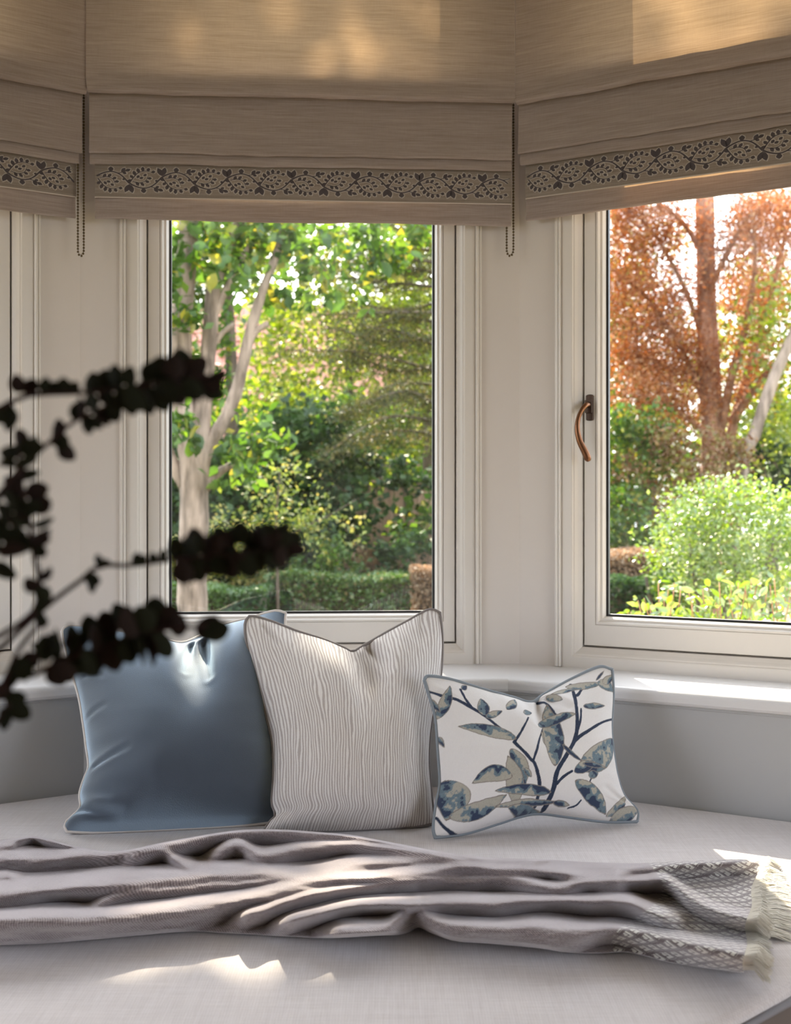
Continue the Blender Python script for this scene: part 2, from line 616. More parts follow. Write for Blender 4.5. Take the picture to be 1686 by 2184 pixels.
def sweep_bay(prof, cap=True):
    """prof: (offset, z) pairs -> mesh along the three facets"""
    V, Fc = [], []
    for o, z in prof:
        for p in bay_line(o):
            V.append((p.x, p.y, z))
    for i in range(len(prof) - 1):
        for k in range(3):
            Fc.append((i * 4 + k, i * 4 + k + 1, (i + 1) * 4 + k + 1, (i + 1) * 4 + k))
    n = len(prof)
    if cap:
        Fc.append(tuple(i * 4 for i in range(n)))
        Fc.append(tuple((n - 1 - i) * 4 + 3 for i in range(n)))
    return V, Fc


NOSE = 0.226
prof = [(-0.0, SILL - 0.03), (0.0, SILL)]
prof += [(NOSE - 0.012 + 0.012 * math.sin(a), SILL - 0.012 + 0.012 * math.cos(a)) for a in np.linspace(0, math.pi / 2, 7)]
prof += [(NOSE, SILL - 0.022), (NOSE - 0.003, SILL - 0.027), (NOSE - 0.010, SILL - 0.030)]
V, Fc = sweep_bay(prof)
part('trim_1', V, Fc, M['sill'], smooth=False, kind='structure', label='white painted window sill running round the bay')
V, Fc = sweep_bay([(0.195, 0.0), (0.195, SILL - 0.0302), (0.214, SILL - 0.0302), (0.214, SILL - 0.034), (0.2125, SILL - 0.036), (0.2125, 0.0)])
part('trim_2', V, Fc, M['panel'], kind='structure', label='apron panel below the sill, wall paint darkened for shade')

# the rest of the room
room = MB()
p0, p1 = FR.P(LS, 0), FL.P(-LS, 0)
part('floor', *(lambda b: (b.V, b.F))(MB().box(-2.8, 2.8, -3.2, 2.75, -0.12, -0.001)), M['floor'], kind='structure')
ce = MB()
ce.box(-2.8, 2.8, -3.2, 2.85, CEIL + 0.001, CEIL + 0.15)
ce.part('ceiling', M['ceil'], kind='structure')
part('wall_front_right', *(lambda b: (b.V, b.F))(MB().box(p0.x, 2.8, p0.y, p0.y + 0.12, 0, CEIL)), M['wall'], kind='structure')
part('wall_front_left', *(lambda b: (b.V, b.F))(MB().box(-2.8, p1.x, p1.y, p1.y + 0.12, 0, CEIL)), M['wall'], kind='structure')
part('wall_side_right', *(lambda b: (b.V, b.F))(MB().box(2.68, 2.8, 0.9, p0.y, 0, CEIL).box(2.68, 2.8, -3.2, -1.6, 0, CEIL).box(2.68, 2.8, -1.6, 0.9, 2.3, CEIL)), M['wall'], kind='structure')  # opening left in the unseen wall to let in fill daylight
part('wall_side_left', *(lambda b: (b.V, b.F))(MB().box(-2.8, -2.68, 1.5, p1.y, 0, CEIL).box(-2.8, -2.68, -3.2, -0.2, 0, CEIL).box(-2.8, -2.68, -0.2, 1.5, 2.35, CEIL)), M['wall'], kind='structure')  # opening added for fill daylight, set clear of the pane reflections
bk = MB()
bk.box(-2.68, 2.68, -3.2, -3.08, 0, CEIL)
bk.part('wall_back', M['wall'], kind='structure')

# ------------------------------------------------------------------ roman blinds
def band_motif():
    """vine motif, one period: strokes and leaves in units of band height (x) / (0..1 from the bottom, y)"""
    half_st = [
        [(0.0, .62, .05), (.20, .74, .045), (.45, .80, .04), (.72, .68, .04), (.98, .36, .05)],
        [(.0, .60, .04), (.12, .40, .03), (.26, .22, .026), (.48, .14, .024), (.70, .20, .014)],
        [(.10, .55, .026), (.28, .60, .024), (.48, .52, .022), (.56, .34, .016)],
        [(.62, .74, .026), (.78, .78, .022), (.92, .86, .014)],
    ]
    half_lf = [((.0, .66), (-.14, .97), .085), ((.02, .68), (.09, .99), .085), ((.42, .80), (.43, .99), .085),
               ((.74, .78), (.86, .95), .06), ((.86, .82), (1.02, .90), .06), ((.78, .77), (.90, .72), .05),
               ((.10, .42), (.02, .30), .055), ((.17, .32), (.12, .13), .06), ((.28, .22), (.24, .03), .06), ((.40, .16), (.40, -.02), .06),
               ((.54, .15), (.60, .02), .06), ((.66, .19), (.78, .15), .06), ((.20, .56), (.28, .72), .055), ((.34, .58), (.44, .72), .055),
               ((.48, .52), (.60, .58), .055), ((.54, .42), (.68, .42), .055), ((.30, .44), (.42, .38), .05), ((.22, .42), (.30, .30), .05), ((.42, .34), (.52, .25), .05),
               ((.86, .52), (.76, .50), .045), ((.92, .44), (1.06, .50), .05)]
    T = .985
    st, lf = list(half_st), list(half_lf)
    for s in half_st: st.append([(x + T, .98 - y, w) for x, y, w in s])
    for a, b, w in half_lf: lf.append(((a[0] + T, .98 - a[1]), (b[0] + T, .98 - b[1]), w))
    return st, lf, 2 * T


def vine_geo(u0, u1, zb, H, y, grow):
    st, lf, T = band_motif()
    mb = MB()
    n = int((u1 - u0) / (T * H)) + 3
    for k in range(-1, n):
        bx = u0 + 0.06 * H + k * T * H
        def Q(x, yy):
            return (bx + x * H, y, zb + H * (0.10 + 0.80 * yy))
        for s in st:
            A = spline(s, 12)
            L, R = [], []
            for i in range(12):
                t = A[min(i + 1, 11)] - A[max(i - 1, 0)]
                t = t[:2] / (np.linalg.norm(t[:2]) + 1e-9)
                w = A[i, 2] * 0.62 + grow
                L.append(Q(A[i, 0] - t[1] * w, A[i, 1] + t[0] * w)); R.append(Q(A[i, 0] + t[1] * w, A[i, 1] - t[0] * w))
            xs = [p[0] for p in L]
            ok = [u0 + .003 < min(L[i][0], R[i][0]) and max(L[i][0], R[i][0]) < u1 - .003 for i in range(12)]
            fs = [(i, i + 1, 13 + i, 12 + i) for i in range(11) if ok[i] and ok[i + 1]]
            if fs: mb.add(L + R, fs)
        for a, b, w in lf:
            a_, b_ = np.array(a), np.array(b)
            d = b_ - a_; ln = np.linalg.norm(d); d = d / ln; nn = np.array([-d[1], d[0]])
            if grow: a_, b_ = a_ - d * grow, b_ + d * grow * 1.6
            ln = np.linalg.norm(b_ - a_)
            ring_ = []
            for t, q in ((0, .1), (.2, .7), (.5, 1), (.75, .72), (1, 0.02)):
                ring_.append(a_ + d * ln * t + nn * (w * q + grow))
            for t, q in ((.75, .72), (.5, 1), (.2, .7), (0, .1)):
                ring_.append(a_ + d * ln * t - nn * (w * q + grow))
            pts = [Q(*p) for p in ring_]
            if min(p[0] for p in pts) < u0 + .003 or max(p[0] for p in pts) > u1 - .003: continue
            mb.add(pts, [tuple(range(len(pts)))])
    return mb


def loop(o_f, o_b, z, r_pts=5):
    """small rounded turn at the bottom of a fold, from front offset o_f to back offset o_b"""
    c, r = (o_f + o_b) / 2, (o_f - o_b) / 2
    return [(c + r * math.cos(a), z + abs(r) * 0.9 - abs(r) * 0.9 * math.sin(a)) for a in np.linspace(0, math.pi, r_pts)]


def make_blind(name, f, spec, label, seed):
    """spec: edge columns (u0,u1) of: top, fold1, fold2, fold3, hem; z of the lines"""
    e = facet_empty(name, f, label=label, cat='blind', group=None)
    O1, O2, O3, OH = 0.086, 0.060, 0.051, 0.034
    z1, z2, z3, zbb, zh = spec['z']
    ed = spec['ed']                                        # dict layer -> (u0,u1)
    prof = []                                              # (o, z, layer weight) with edges
    def add(pts, layer):
        for o, z in pts: prof.append((o, z, ed[layer]))
    add([(0.074, CEIL - 0.01)] + [(np.interp(z, [z1, CEIL], [O1, 0.074]), z) for z in np.linspace(CEIL - 0.06, z1 + 0.03, 8)], 'top')
    add(loop(O1 + .004, O1 - 0.018, z1, 7), 'f1')
    add([(O1 - 0.022, z1 + 0.05), (O2 + .010, z1 + 0.052), (O2 + .006, z1 + .056), (O2 + .003, z1 + .05)], 'f2')
    add([(O2, z) for z in np.linspace(z1 + 0.04, z2 + 0.022, 4)], 'f2')
    add(loop(O2 + .004, O2 - 0.005, z2, 6), 'f2')
    add([(O2 - .006, z2 + 0.05), (O2 - .006, z1 + .05), (O3 + .002, z1 + .06), (O3, z2 + 0.05)], 'f3')
    add([(O3 + .001, z3 + 0.020)], 'f3')
    add(loop(O3 + .003, O3 - 0.007, z3, 6), 'f3')
    add([(O3 - .009, z3 + 0.06), (OH + .008, z1 + .04), (OH + .002, z1 + .05), (OH, z3 + 0.06)], 'hem')
    add([(OH, z) for z in np.linspace(z3 + 0.02, zh + 0.014, 5)], 'hem')
    add(loop(OH + .003, OH - 0.006, zh, 6), 'hem')
    add([(OH - 0.006, zh + 0.05)], 'hem')
    NU = 90
    P = np.array([(o, z) for o, z, _ in prof]); U0 = np.array([q[0] for *_, q in prof]); U1 = np.array([q[1] for *_, q in prof])
    s = np.linspace(0, 1, NU)
    U = U0[:, None] * (1 - s) + U1[:, None] * s
    Z = np.repeat(P[:, 1:2], NU, 1); O = np.repeat(P[:, 0:1], NU, 1)
    zi = np.repeat(P[:, 1:2], NU, 1)
    amp = np.clip((CEIL - zi) * 6, 0, 1)
    O = O + amp * (0.0022 * vnoise2(U * 6, zi * 9, seed) + 0.0012 * vnoise2(U * 19, zi * 22, seed + 3))
    Z = Z + amp * (0.0018 * vnoise(U * 7 + np.round(zi * 13) * 3.1, seed + 1) + 0.0010 * vnoise(U * 23 + np.round(zi * 13) * 5.7, seed + 2))
    V = np.stack([U, -O, Z], -1).reshape(-1, 3)
    n = len(P)
    idx = np.arange(n * NU).reshape(n, NU)
    Fq = np.stack([idx[:-1, :-1], idx[:-1, 1:], idx[1:, 1:], idx[1:, :-1]], -1).reshape(-1, 4)
    part('folded_cloth', V, Fq, M['blind'], e, smooth=True)
    h0, h1 = ed['hem']
    zt = z3 + 0.03
    bd = MB()
    bd.box(h0, h1, -(OH + 0.0062), -(OH + 0.0042), zbb, zt)
    bd = bd.part('patterned_band', M['band'], e, label='taupe woven band with a dark vine pattern')
    H = zt - zbb - 0.028
    yb_ = -(OH + 0.0062)
    vine_geo(h0, h1, zbb + 0.003, H, yb_ - 0.0003, 0.020).part('vine_outline', M['vine_edge'], bd)
    vine_geo(h0, h1, zbb + 0.003, H, yb_ - 0.0006, 0.0).part('vine_pattern', M['vine'], bd)
    pp = MB()
    pp.tube([(h0, yb_ + 0.001, zbb), (h1, yb_ + 0.001, zbb)], 0.0016, 6)
    pp.tube([(h0, yb_ + 0.001, zbb + H + 0.006), (h1, yb_ + 0.001, zbb + H + 0.006)], 0.0012, 6)
    pp.part('band_piping', M['piping_beige'], bd)
    bt = MB().box(ed['top'][0] + .01, ed['top'][1] - .01, -0.068, -0.04, CEIL - 0.05, CEIL)
    bt.part('headrail', M['frame'], e)
    return e


def bead_chain(e, f, cols, o, ztop, zlow):
    """loop of beads hanging at the blind's right edge: two falls px columns (left,right)"""
    ul, ur = cols
    um, r = (ul + ur) / 2, abs(ur - ul) / 2
    pts = [(ul, -o, z) for z in np.linspace(ztop[0], zlow + r * 1.8, 60)]
    for a in np.linspace(0, math.pi, 12)[1:-1]:
        pts.append((um - r * math.cos(a), -o, zlow + r * 1.8 - r * 1.8 * math.sin(a)))
    pts += [(ur, -o - .002, z) for z in np.linspace(zlow + r * 1.8, ztop[1], 60)]
    A = np.array(pts)
    L = np.concatenate([[0], np.cumsum(np.linalg.norm(np.diff(A, axis=0), axis=1))])
    n = int(L[-1] / 0.0066)
    s = np.linspace(0, L[-1], n)
    B = np.stack([np.interp(s, L, A[:, k]) for k in range(3)], 1)
    mb = MB()
    mb.tube(B[::2].tolist(), 0.0008, 4)
    sph = [(0.0, -1.0), (0.62, -.78), (0.97, -.25), (0.97, .25), (0.62, .78), (0.0, 1.0)]
    for b in B:
        mb.lathe([(0.0027 * r_, 0.0027 * z_) for r_, z_ in sph], 7, b)
    return mb.part('bead_chain', M['bead'], e, smooth=True, label='dark brass bead chain hanging in a loop')


O1, O2, O3, OH = 0.086, 0.060, 0.051, 0.034
uc = lambda px, o: FC.u_at(px, o)
zc = FC.z_at
spec_c = dict(z=(zc(643, 207, O1), zc(643, 334, O2), zc(643, 357, O3), zc(643, 429, OH), zc(643, 475, OH)),
              ed=dict(top=(uc(184, .08), uc(1097, .08)), f1=(uc(186, O1), uc(1098, O1)), f2=(uc(190.5, O2), uc(1091, O2)), f3=(uc(191.5, O3), uc(1090, O3)), hem=(uc(203, OH), uc(1089, OH))))
bc = make_blind('roman_blind', FC, spec_c, 'beige roman blind in the middle with a bead chain at its right edge', 3)
ur_ = lambda px, o: FR.u_at(px, o)
zr_ = FR.z_at
spec_r = dict(z=(zr_(1110, 220, O1), zr_(1112, 327, O2), zr_(1120, 352, O3), zr_(1130, 424, OH), zr_(1124, 470, OH)),
              ed=dict(top=(ur_(1100, .08), .99), f1=(ur_(1100, O1), .99), f2=(ur_(1105, O2), .985), f3=(ur_(1110, O3), .985), hem=(ur_(1122, OH), .97)))
br = make_blind('roman_blind', FR, spec_r, 'beige roman blind on the right, glowing with sun, no chain', 8)
ul_ = lambda px, o: FL.u_at(px, o)
zl_ = FL.z_at
spec_l = dict(z=(zl_(180, 200, O1), zl_(170, 326, O2), zl_(165, 349, O3), zl_(160, 421, OH), zl_(155, 466, OH)),
              ed=dict(top=(-.99, ul_(182, .08)), f1=(-.99, ul_(184, O1)), f2=(-.985, ul_(175, O2)), f3=(-.985, ul_(168, O3)), hem=(-.97, ul_(161, OH))))
bl = make_blind('roman_blind', FL, spec_l, 'beige roman blind on the left, cut by the picture edge', 5)
bead_chain(bl, FL, (ul_(166, .050), ul_(178, .050)), .050, (zl_(170, 352, .05), zl_(176, 190, .05)), zl_(171, 546, .050))
bead_chain(bc, FC, (uc(1080, .026), uc(1094, .026)), .026, (zc(1080, 400, .026), zc(1094, 200, .026)), zc(1087, 546, .026))

# ------------------------------------------------------------------ window seat
SEAT = 0.57
ZD = EYE - SEAT


def seat_pt(px, py, h=0.0):
    D = (ZD - h) * F_PX / (py - HY)
    return ((px - CX) / F_PX * D, D, SEAT + h)


BL_ = bay_line(0.2165)
Lr = FL.P(-LS * 0.86, 0.2165); Rr = FR.P(LS * 0.74, 0.2165)
poly = [Vector((Lr.x, Lr.y, 0)), BL_[1], BL_[2], Vector((Rr.x, Rr.y, 0)), Vector((0.985, 1.90, 0)), Vector((0.90, 1.79, 0)), Vector((0.485, 1.392, 0)), Vector((0.335, 1.262, 0)), Vector((0.24, 1.215, 0)), Vector((-0.78, 1.20, 0)), Vector((-1.22, 1.66, 0))]


def inset(poly, d):
    """offset a convex polygon (clockwise seen from above) inwards"""
    n = len(poly)
    c = sum(poly, Vector((0, 0, 0))) / n
    out = []
    lines = []
    for i in range(n):
        a, b = poly[i], poly[(i + 1) % n]
        t = (b - a).normalized()
        nn = Vector((-t.y, t.x, 0))
        if nn.dot(c - a) < 0: nn = -nn
        lines.append((a + nn * d, t))
    for i in range(n):
        (p, r), (q, s) = lines[i - 1], lines[i]
        den = r.x * s.y - r.y * s.x
        k = ((q - p).x * s.y - (q - p).y * s.x) / den
        out.append(p + r * k)
    return out


seat = empty('window_seat', (0, 1.8, 0), label='built-in bay window seat with pale linen cushion and grey piping', cat='seat')
REL = (0, 1.8, 0)


def stack(rings_):
    V, Fc = [], []
    n = len(rings_[0][0])
    for pl_, z in rings_:
        V += [(p.x, p.y, z) for p in pl_]
    for i in range(len(rings_) - 1):
        for k in range(n):
            l = (k + 1) % n
            Fc.append((i * n + k, i * n + l, (i + 1) * n + l, (i + 1) * n + k))
    Fc.append(tuple(range((len(rings_) - 1) * n, len(rings_) * n)))
    Fc.append(tuple(range(n - 1, -1, -1)))
    return V, Fc


rr = 0.018
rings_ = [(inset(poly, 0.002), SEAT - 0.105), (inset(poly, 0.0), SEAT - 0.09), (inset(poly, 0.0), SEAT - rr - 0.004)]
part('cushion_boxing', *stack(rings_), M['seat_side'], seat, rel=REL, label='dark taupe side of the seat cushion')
rings_ = [(inset(poly, 0.004), SEAT - rr - 0.0035)] + [(inset(poly, 0.002 + rr * (1 - math.cos(a))), SEAT - rr + rr * math.sin(a)) for a in np.linspace(0.05, math.pi / 2, 7)]
part('cushion_top', *stack(rings_), M['seat'], seat, rel=REL, label='pale oatmeal linen top of the seat cushion')
pip = MB()
pe = inset(poly, 0.0005)
pp_ = []
for i in range(len(pe)):
    a, b = pe[i], pe[(i + 1) % len(pe)]
    for t in np.linspace(0, 1, 8, endpoint=False):
        q = a.lerp(b, t)
        pp_.append((q.x, q.y, SEAT - rr))
pip.tube(pp_, 0.0048, 8, closed=True)
pip.part('cushion_piping', M['seat_pipe'], seat, smooth=True, rel=REL)
part('seat_base', *stack([(inset(poly, 0.02), 0.0), (inset(poly, 0.02), SEAT - 0.106)]), M['seat_base'], seat, rel=REL)


# ------------------------------------------------------------------ scatter cushions
def pillow(name, top, right, bottom, left, theta, T0, mat_front, mat_pipe, label, n=(84, 84), chop=(0.55, 0.55, 0.09, 0.32), pipe_r=0.0032, colour=None, seed=0, wr=1.0, back=1.0, lift=0.006, creases=()):
    """outlines are pixel paths on the cushion's own leaning plane; T0 half thickness"""
    bl_px, br_px = bottom[0], bottom[-1]
    A = Vector(seat_pt(*bl_px, lift)); B = Vector(seat_pt(*br_px, lift))
    e1 = (B - A).normalized()
    hor = Vector((-e1.y, e1.x, 0)).normalized()
    if hor.y < 0: hor = -hor
    e2 = (hor * math.sin(theta) + Vector((0, 0, 1)) * math.cos(theta)).normalized()
    nrm = e1.cross(e2).normalized()
    if nrm.y > 0: nrm = -nrm                               # towards the room
    O = Vector((0, 0, EYE))
    def plane(px, py):
        d = Vector(((px - CX) / F_PX, 1, -(py - HY) / F_PX))
        k = (A - O).dot(nrm) / d.dot(nrm)
        q = O + d * k - A
        return (q.dot(e1), q.dot(e2))
    nu, nv = n
    cT = spline([plane(*p) for p in top], nu); cB = spline([plane(*p) for p in bottom], nu)
    cL = spline([plane(*p) for p in left], nv); cR = spline([plane(*p) for p in right], nv)   # bottom -> top
    u = np.linspace(0, 1, nu)[None, :, None]; v = np.linspace(0, 1, nv)[:, None, None]
    C = (1 - v) * cB[None] + v * cT[None] + (1 - u) * cL[:, None] + u * cR[:, None]
    C = C - ((1 - u) * (1 - v) * cB[0] + u * (1 - v) * cB[-1] + (1 - u) * v * cT[0] + u * v * cT[-1])
    U, Vv = np.meshgrid(np.linspace(0, 1, nu), np.linspace(0, 1, nv))
    fu, fv = 4 * U * (1 - U), 4 * Vv * (1 - Vv)
    pv = np.power(Vv, 0.46) * np.power(1 - Vv, 0.86); pv = pv / pv.max()                # fullest low down, a long slope to the top seam
    T = T0 * np.power(np.clip(fu, 0, 1), 0.60) * pv
    uc_, dep, wu, wv = chop
    ch = np.exp(-((U - uc_) / wu) ** 2 - ((1 - Vv) / wv) ** 2)
    T = T * (1 - dep * ch)
    T = T + T0 * 0.16 * np.exp(-((np.abs(U - uc_) - wu * 2.0) / (wu * 1.2)) ** 2 - ((1 - Vv - .15) / .2) ** 2) * np.sqrt(fu * fv)
    edge = np.sqrt(np.clip(fu * fv, 0, 1))
    near = np.exp(-np.minimum(np.minimum(U, 1 - U), np.minimum(Vv, 1 - Vv)) / 0.10)
    T = T + wr * edge * (0.0035 * vnoise2(U * 3.2, Vv * 3.2, seed) + 0.0016 * vnoise2(U * 8, Vv * 8, seed + 1))
    T = T + wr * near * edge * 0.004 * (vnoise(np.where(np.minimum(U, 1 - U) < np.minimum(Vv, 1 - Vv), Vv, U) * 21, seed + 5))
    for (ua, va, ub, vb, w, dpt) in creases:               # pinched crease lines
        d = np.array([ub - ua, vb - va]); L2 = d @ d
        t = np.clip(((U - ua) * d[0] + (Vv - va) * d[1]) / L2, 0, 1)
        dist = np.hypot(U - ua - t * d[0], Vv - va - t * d[1])
        prof_ = np.exp(-(dist / w) ** 2) - 0.55 * np.exp(-((dist - 1.8 * w) / (1.1 * w)) ** 2)
        T = T - dpt * prof_ * (1 - t * 0.7) * np.minimum(1, edge * 2.5)
    A_, e1_, e2_, n_ = (np.array(q) for q in (A, e1, e2, nrm))
    base = A_ + C[..., 0:1] * e1_ + C[..., 1:2] * e2_
    front = base + T[..., None] * n_
    Tb = T0 * back * np.power(np.clip(fu, 0, 1), 0.5) * np.power(np.clip(fv, 0, 1), 0.5)
    st = 3
    # keep the lower bulge from sinking into the seat
    rearp = base - Tb[..., None] * n_
    for arr in (front, rearp):
        arr[..., 2] = np.maximum(arr[..., 2], SEAT + 0.0015)
    root = empty(name, tuple(A_ * 0.5 + np.array(B) * 0.5), label=label, cat='cushion', group=None)
    REL_ = tuple(A_ * 0.5 + np.array(B) * 0.5)
    Vf = front.reshape(-1, 3); Vr = rearp.reshape(-1, 3)
    idx = np.arange(nu * nv).reshape(nv, nu)
    q = np.stack([idx[:-1, :-1], idx[:-1, 1:], idx[1:, 1:], idx[1:, :-1]], -1).reshape(-1, 4)
    # rear uses a coarse copy of the same grid sharing only the outline position
    V = np.vstack([Vf, Vr]); Fq = np.vstack([q, q[:, ::-1] + nu * nv])
    me = mesh_from('cover', V - np.array(REL_), Fq, mat_front, True)
    uvl = me.uv_layers.new(name='UVMap')
    li = np.empty(len(me.loops), dtype=np.int32); me.loops.foreach_get('vertex_index', li)
    uvs = np.stack([np.tile(U.ravel(), 2), np.tile(Vv.ravel(), 2)], 1)
    uvl.data.foreach_set('uv', uvs[li].astype(np.float32).ravel())
    if colour is not None:
        base_px = np.stack([CX + F_PX * base[..., 0] / base[..., 1], HY - F_PX * (base[..., 2] - EYE) / base[..., 1]], -1)
        rgb = colour(base_px[..., 0], base_px[..., 1]).reshape(-1, 3)
        rgba = np.concatenate([np.vstack([rgb, rgb]), np.ones((2 * len(rgb), 1))], 1)
        ca = me.color_attributes.new('print', 'FLOAT_COLOR', 'POINT')
        ca.data.foreach_set('color', rgba.astype(np.float32).ravel())
    link('cover', me, root)
    bd = np.vstack([base[0, :], base[1:, -1], base[-1, -2::-1], base[-2:0:-1, 0]])
    bd = bd[::2] if nu > 60 else bd
    bd[:, 2] = np.maximum(bd[:, 2], SEAT + pipe_r)
    mb = MB(); mb.tube((bd - np.array(REL_)).tolist(), pipe_r, 8, closed=True)
    mb.part('piping', mat_pipe, root, smooth=True)
    return root


# blue velvet
m, nt, out = new_mat('blue_velvet')
tc = nd(nt, 'ShaderNodeTexCoord').outputs['UV']
p = nd(nt, 'ShaderNodeBsdfPrincipled')
nz = nd(nt, 'ShaderNodeTexNoise'); nz.inputs['Scale'].default_value = 7; nz.inputs['Detail'].default_value = 5
nt.links.new(tc, nz.inputs['Vector'])
nt.links.new(mixc(nt, nz.outputs[0], (0.040, 0.049, 0.068), (0.060, 0.074, 0.098)), p.inputs['Base Color'])
p.inputs['Roughness'].default_value = 0.7
p.inputs['Specular IOR Level'].default_value = 0.2
p.inputs['Sheen Weight'].default_value = 1.0
p.inputs['Sheen Roughness'].default_value = 0.42
p.inputs['Sheen Tint'].default_value = (0.80, 0.92, 1.0, 1)
nb = nd(nt, 'ShaderNodeTexNoise'); nb.inputs['Scale'].default_value = 230; nb.inputs['Detail'].default_value = 4
nt.links.new(tc, nb.inputs['Vector'])
bp = nd(nt, 'ShaderNodeBump'); bp.inputs['Strength'].default_value = 0.35; bp.inputs['Distance'].default_value = 0.002
nt.links.new(nb.outputs[0], bp.inputs['Height']); nt.links.new(bp.outputs[0], p.inputs['Normal'])
vs_ = nd(nt, 'ShaderNodeBsdfSheen', distribution='ASHIKHMIN')   # the nap of the velvet
vs_.inputs['Color'].default_value = (0.34, 0.46, 0.58, 1); vs_.inputs['Roughness'].default_value = 0.55
nt.links.new(bp.outputs[0], vs_.inputs['Normal'])
av_ = nd(nt, 'ShaderNodeAddShader')
nt.links.new(p.outputs[0], av_.inputs[0]); nt.links.new(vs_.outputs[0], av_.inputs[1])
nt.links.new(av_.outputs[0], out.inputs[0])
M['velvet'] = m
M['pipe_cream'] = paint('cream_piping', (0.55, 0.50, 0.46), 0.8)
M['pipe_taupe'] = paint('taupe_piping', (0.20, 0.175, 0.165), 0.85)
M['pipe_blue'] = paint('slate_piping', (0.22, 0.25, 0.28), 0.85)

pillow('cushion',
       top=[(131, 1343), (150, 1334), (210, 1340), (290, 1352), (345, 1363), (388, 1371), (425, 1357), (470, 1335), (530, 1319), (585, 1303), (609, 1308)],
       bottom=[(143, 1774), (220, 1776), (330, 1775), (450, 1768), (597, 1752)],
       left=[(143, 1774), (138, 1758), (158, 1738), (172, 1722), (170, 1695), (178, 1665), (189, 1635), (184, 1590), (178, 1545), (168, 1485), (150, 1425), (137, 1375), (131, 1343)],
       right=[(597, 1752), (592, 1690), (588, 1600), (592, 1500), (602, 1400), (609, 1308)],
       theta=math.radians(36), T0=0.12, mat_front=M['velvet'], mat_pipe=M['pipe_cream'],
       label='large blue-grey velvet cushion with cream piping, left of the three', chop=(0.60, 0.62, 0.085, 0.30), seed=2,
       creases=[(0.03, 0.09, 0.24, 0.035, 0.02, 0.016), (0.06, 0.26, 0.22, 0.31, 0.014, 0.006), (0.62, 0.93, 0.64, 0.66, 0.018, 0.012), (0.56, 0.95, 0.52, 0.74, 0.016, 0.007), (0.03, 0.5, 0.12, 0.53, 0.012, 0.004), (0.05, 0.7, 0.13, 0.68, 0.012, 0.004)])

# cream and taupe wavy stripe
m, nt, out = new_mat('wavy_stripe')
tc = nd(nt, 'ShaderNodeTexCoord').outputs['UV']
sx = nd(nt, 'ShaderNodeSeparateXYZ'); nt.links.new(tc, sx.inputs[0])
def uvnoise(sc, det):
    mp = nd(nt, 'ShaderNodeMapping'); mp.inputs['Scale'].default_value = sc
    nt.links.new(tc, mp.inputs['Vector'])
    q = nd(nt, 'ShaderNodeTexNoise'); q.inputs['Scale'].default_value = 1; q.inputs['Detail'].default_value = det
    nt.links.new(mp.outputs[0], q.inputs['Vector'])
    return q.outputs[0]
n1 = uvnoise((8, 2.6, 1), 1); n2 = uvnoise((34, 9, 1), 1); n3 = uvnoise((160, 160, 1), 2)
ph = math_n(nt, 'ADD', math_n(nt, 'MULTIPLY', sx.outputs[0], 62.0), math_n(nt, 'ADD', math_n(nt, 'MULTIPLY', n1, 3.0), math_n(nt, 'MULTIPLY', n2, 1.0)))
sn = math_n(nt, 'SINE', math_n(nt, 'MULTIPLY', ph, 2 * math.pi))
sn = math_n(nt, 'ADD', sn, math_n(nt, 'MULTIPLY', math_n(nt, 'SUBTRACT', n3, 0.5), 1.2))
r = nd(nt, 'ShaderNodeMapRange'); r.inputs[1].default_value = -0.50; r.inputs[2].default_value = 0.35
nt.links.new(sn, r.inputs[0])
p = nd(nt, 'ShaderNodeBsdfPrincipled')
nt.links.new(mixc(nt, r.outputs[0], (0.41, 0.365, 0.34), (0.68, 0.645, 0.615)), p.inputs['Base Color'])
p.inputs['Roughness'].default_value = 0.9; p.inputs['Specular IOR Level'].default_value = 0.15
p.inputs['Sheen Weight'].default_value = 0.15
bp = nd(nt, 'ShaderNodeBump'); bp.inputs['Strength'].default_value = 0.25; bp.inputs['Distance'].default_value = 0.001
nt.links.new(sn, bp.inputs['Height']); nt.links.new(bp.outputs[0], p.inputs['Normal'])
nt.links.new(p.outputs[0], out.inputs[0])
M['stripe'] = m

pillow('cushion',
       top=[(522, 1327), (534, 1314), (575, 1324), (630, 1345), (690, 1364), (735, 1383), (752, 1390), (775, 1377), (820, 1351), (870, 1324), (915, 1300), (938, 1307)],
       bottom=[(563, 1771), (640, 1776), (740, 1780), (840, 1772), (926, 1757)],
       left=[(563, 1771), (576, 1752), (588, 1738), (580, 1712), (583, 1650), (580, 1580), (562, 1505), (538, 1420), (524, 1360), (522, 1327)],
       right=[(926, 1757), (920, 1700), (914, 1620), (920, 1540), (938, 1450), (943, 1370), (938, 1307)],
       theta=math.radians(34), T0=0.105, mat_front=M['stripe'], mat_pipe=M['pipe_taupe'],
       label='large cream and taupe wavy striped cushion in the middle, taupe piping', chop=(0.60, 0.72, 0.085, 0.34), seed=9, lift=0.006,
       creases=[(0.61, 0.98, 0.70, 0.74, 0.02, 0.014), (0.10, 0.95, 0.15, 0.86, 0.014, 0.006), (0.90, 0.97, 0.86, 0.86, 0.02, 0.006), (0.04, 0.09, 0.18, 0.02, 0.014, 0.006)])

# white cushion with a blue leafy branch print
def smooth01(x, a, b):
    t = np.clip((x - a) / (b - a), 0, 1)
    return t * t * (3 - 2 * t)


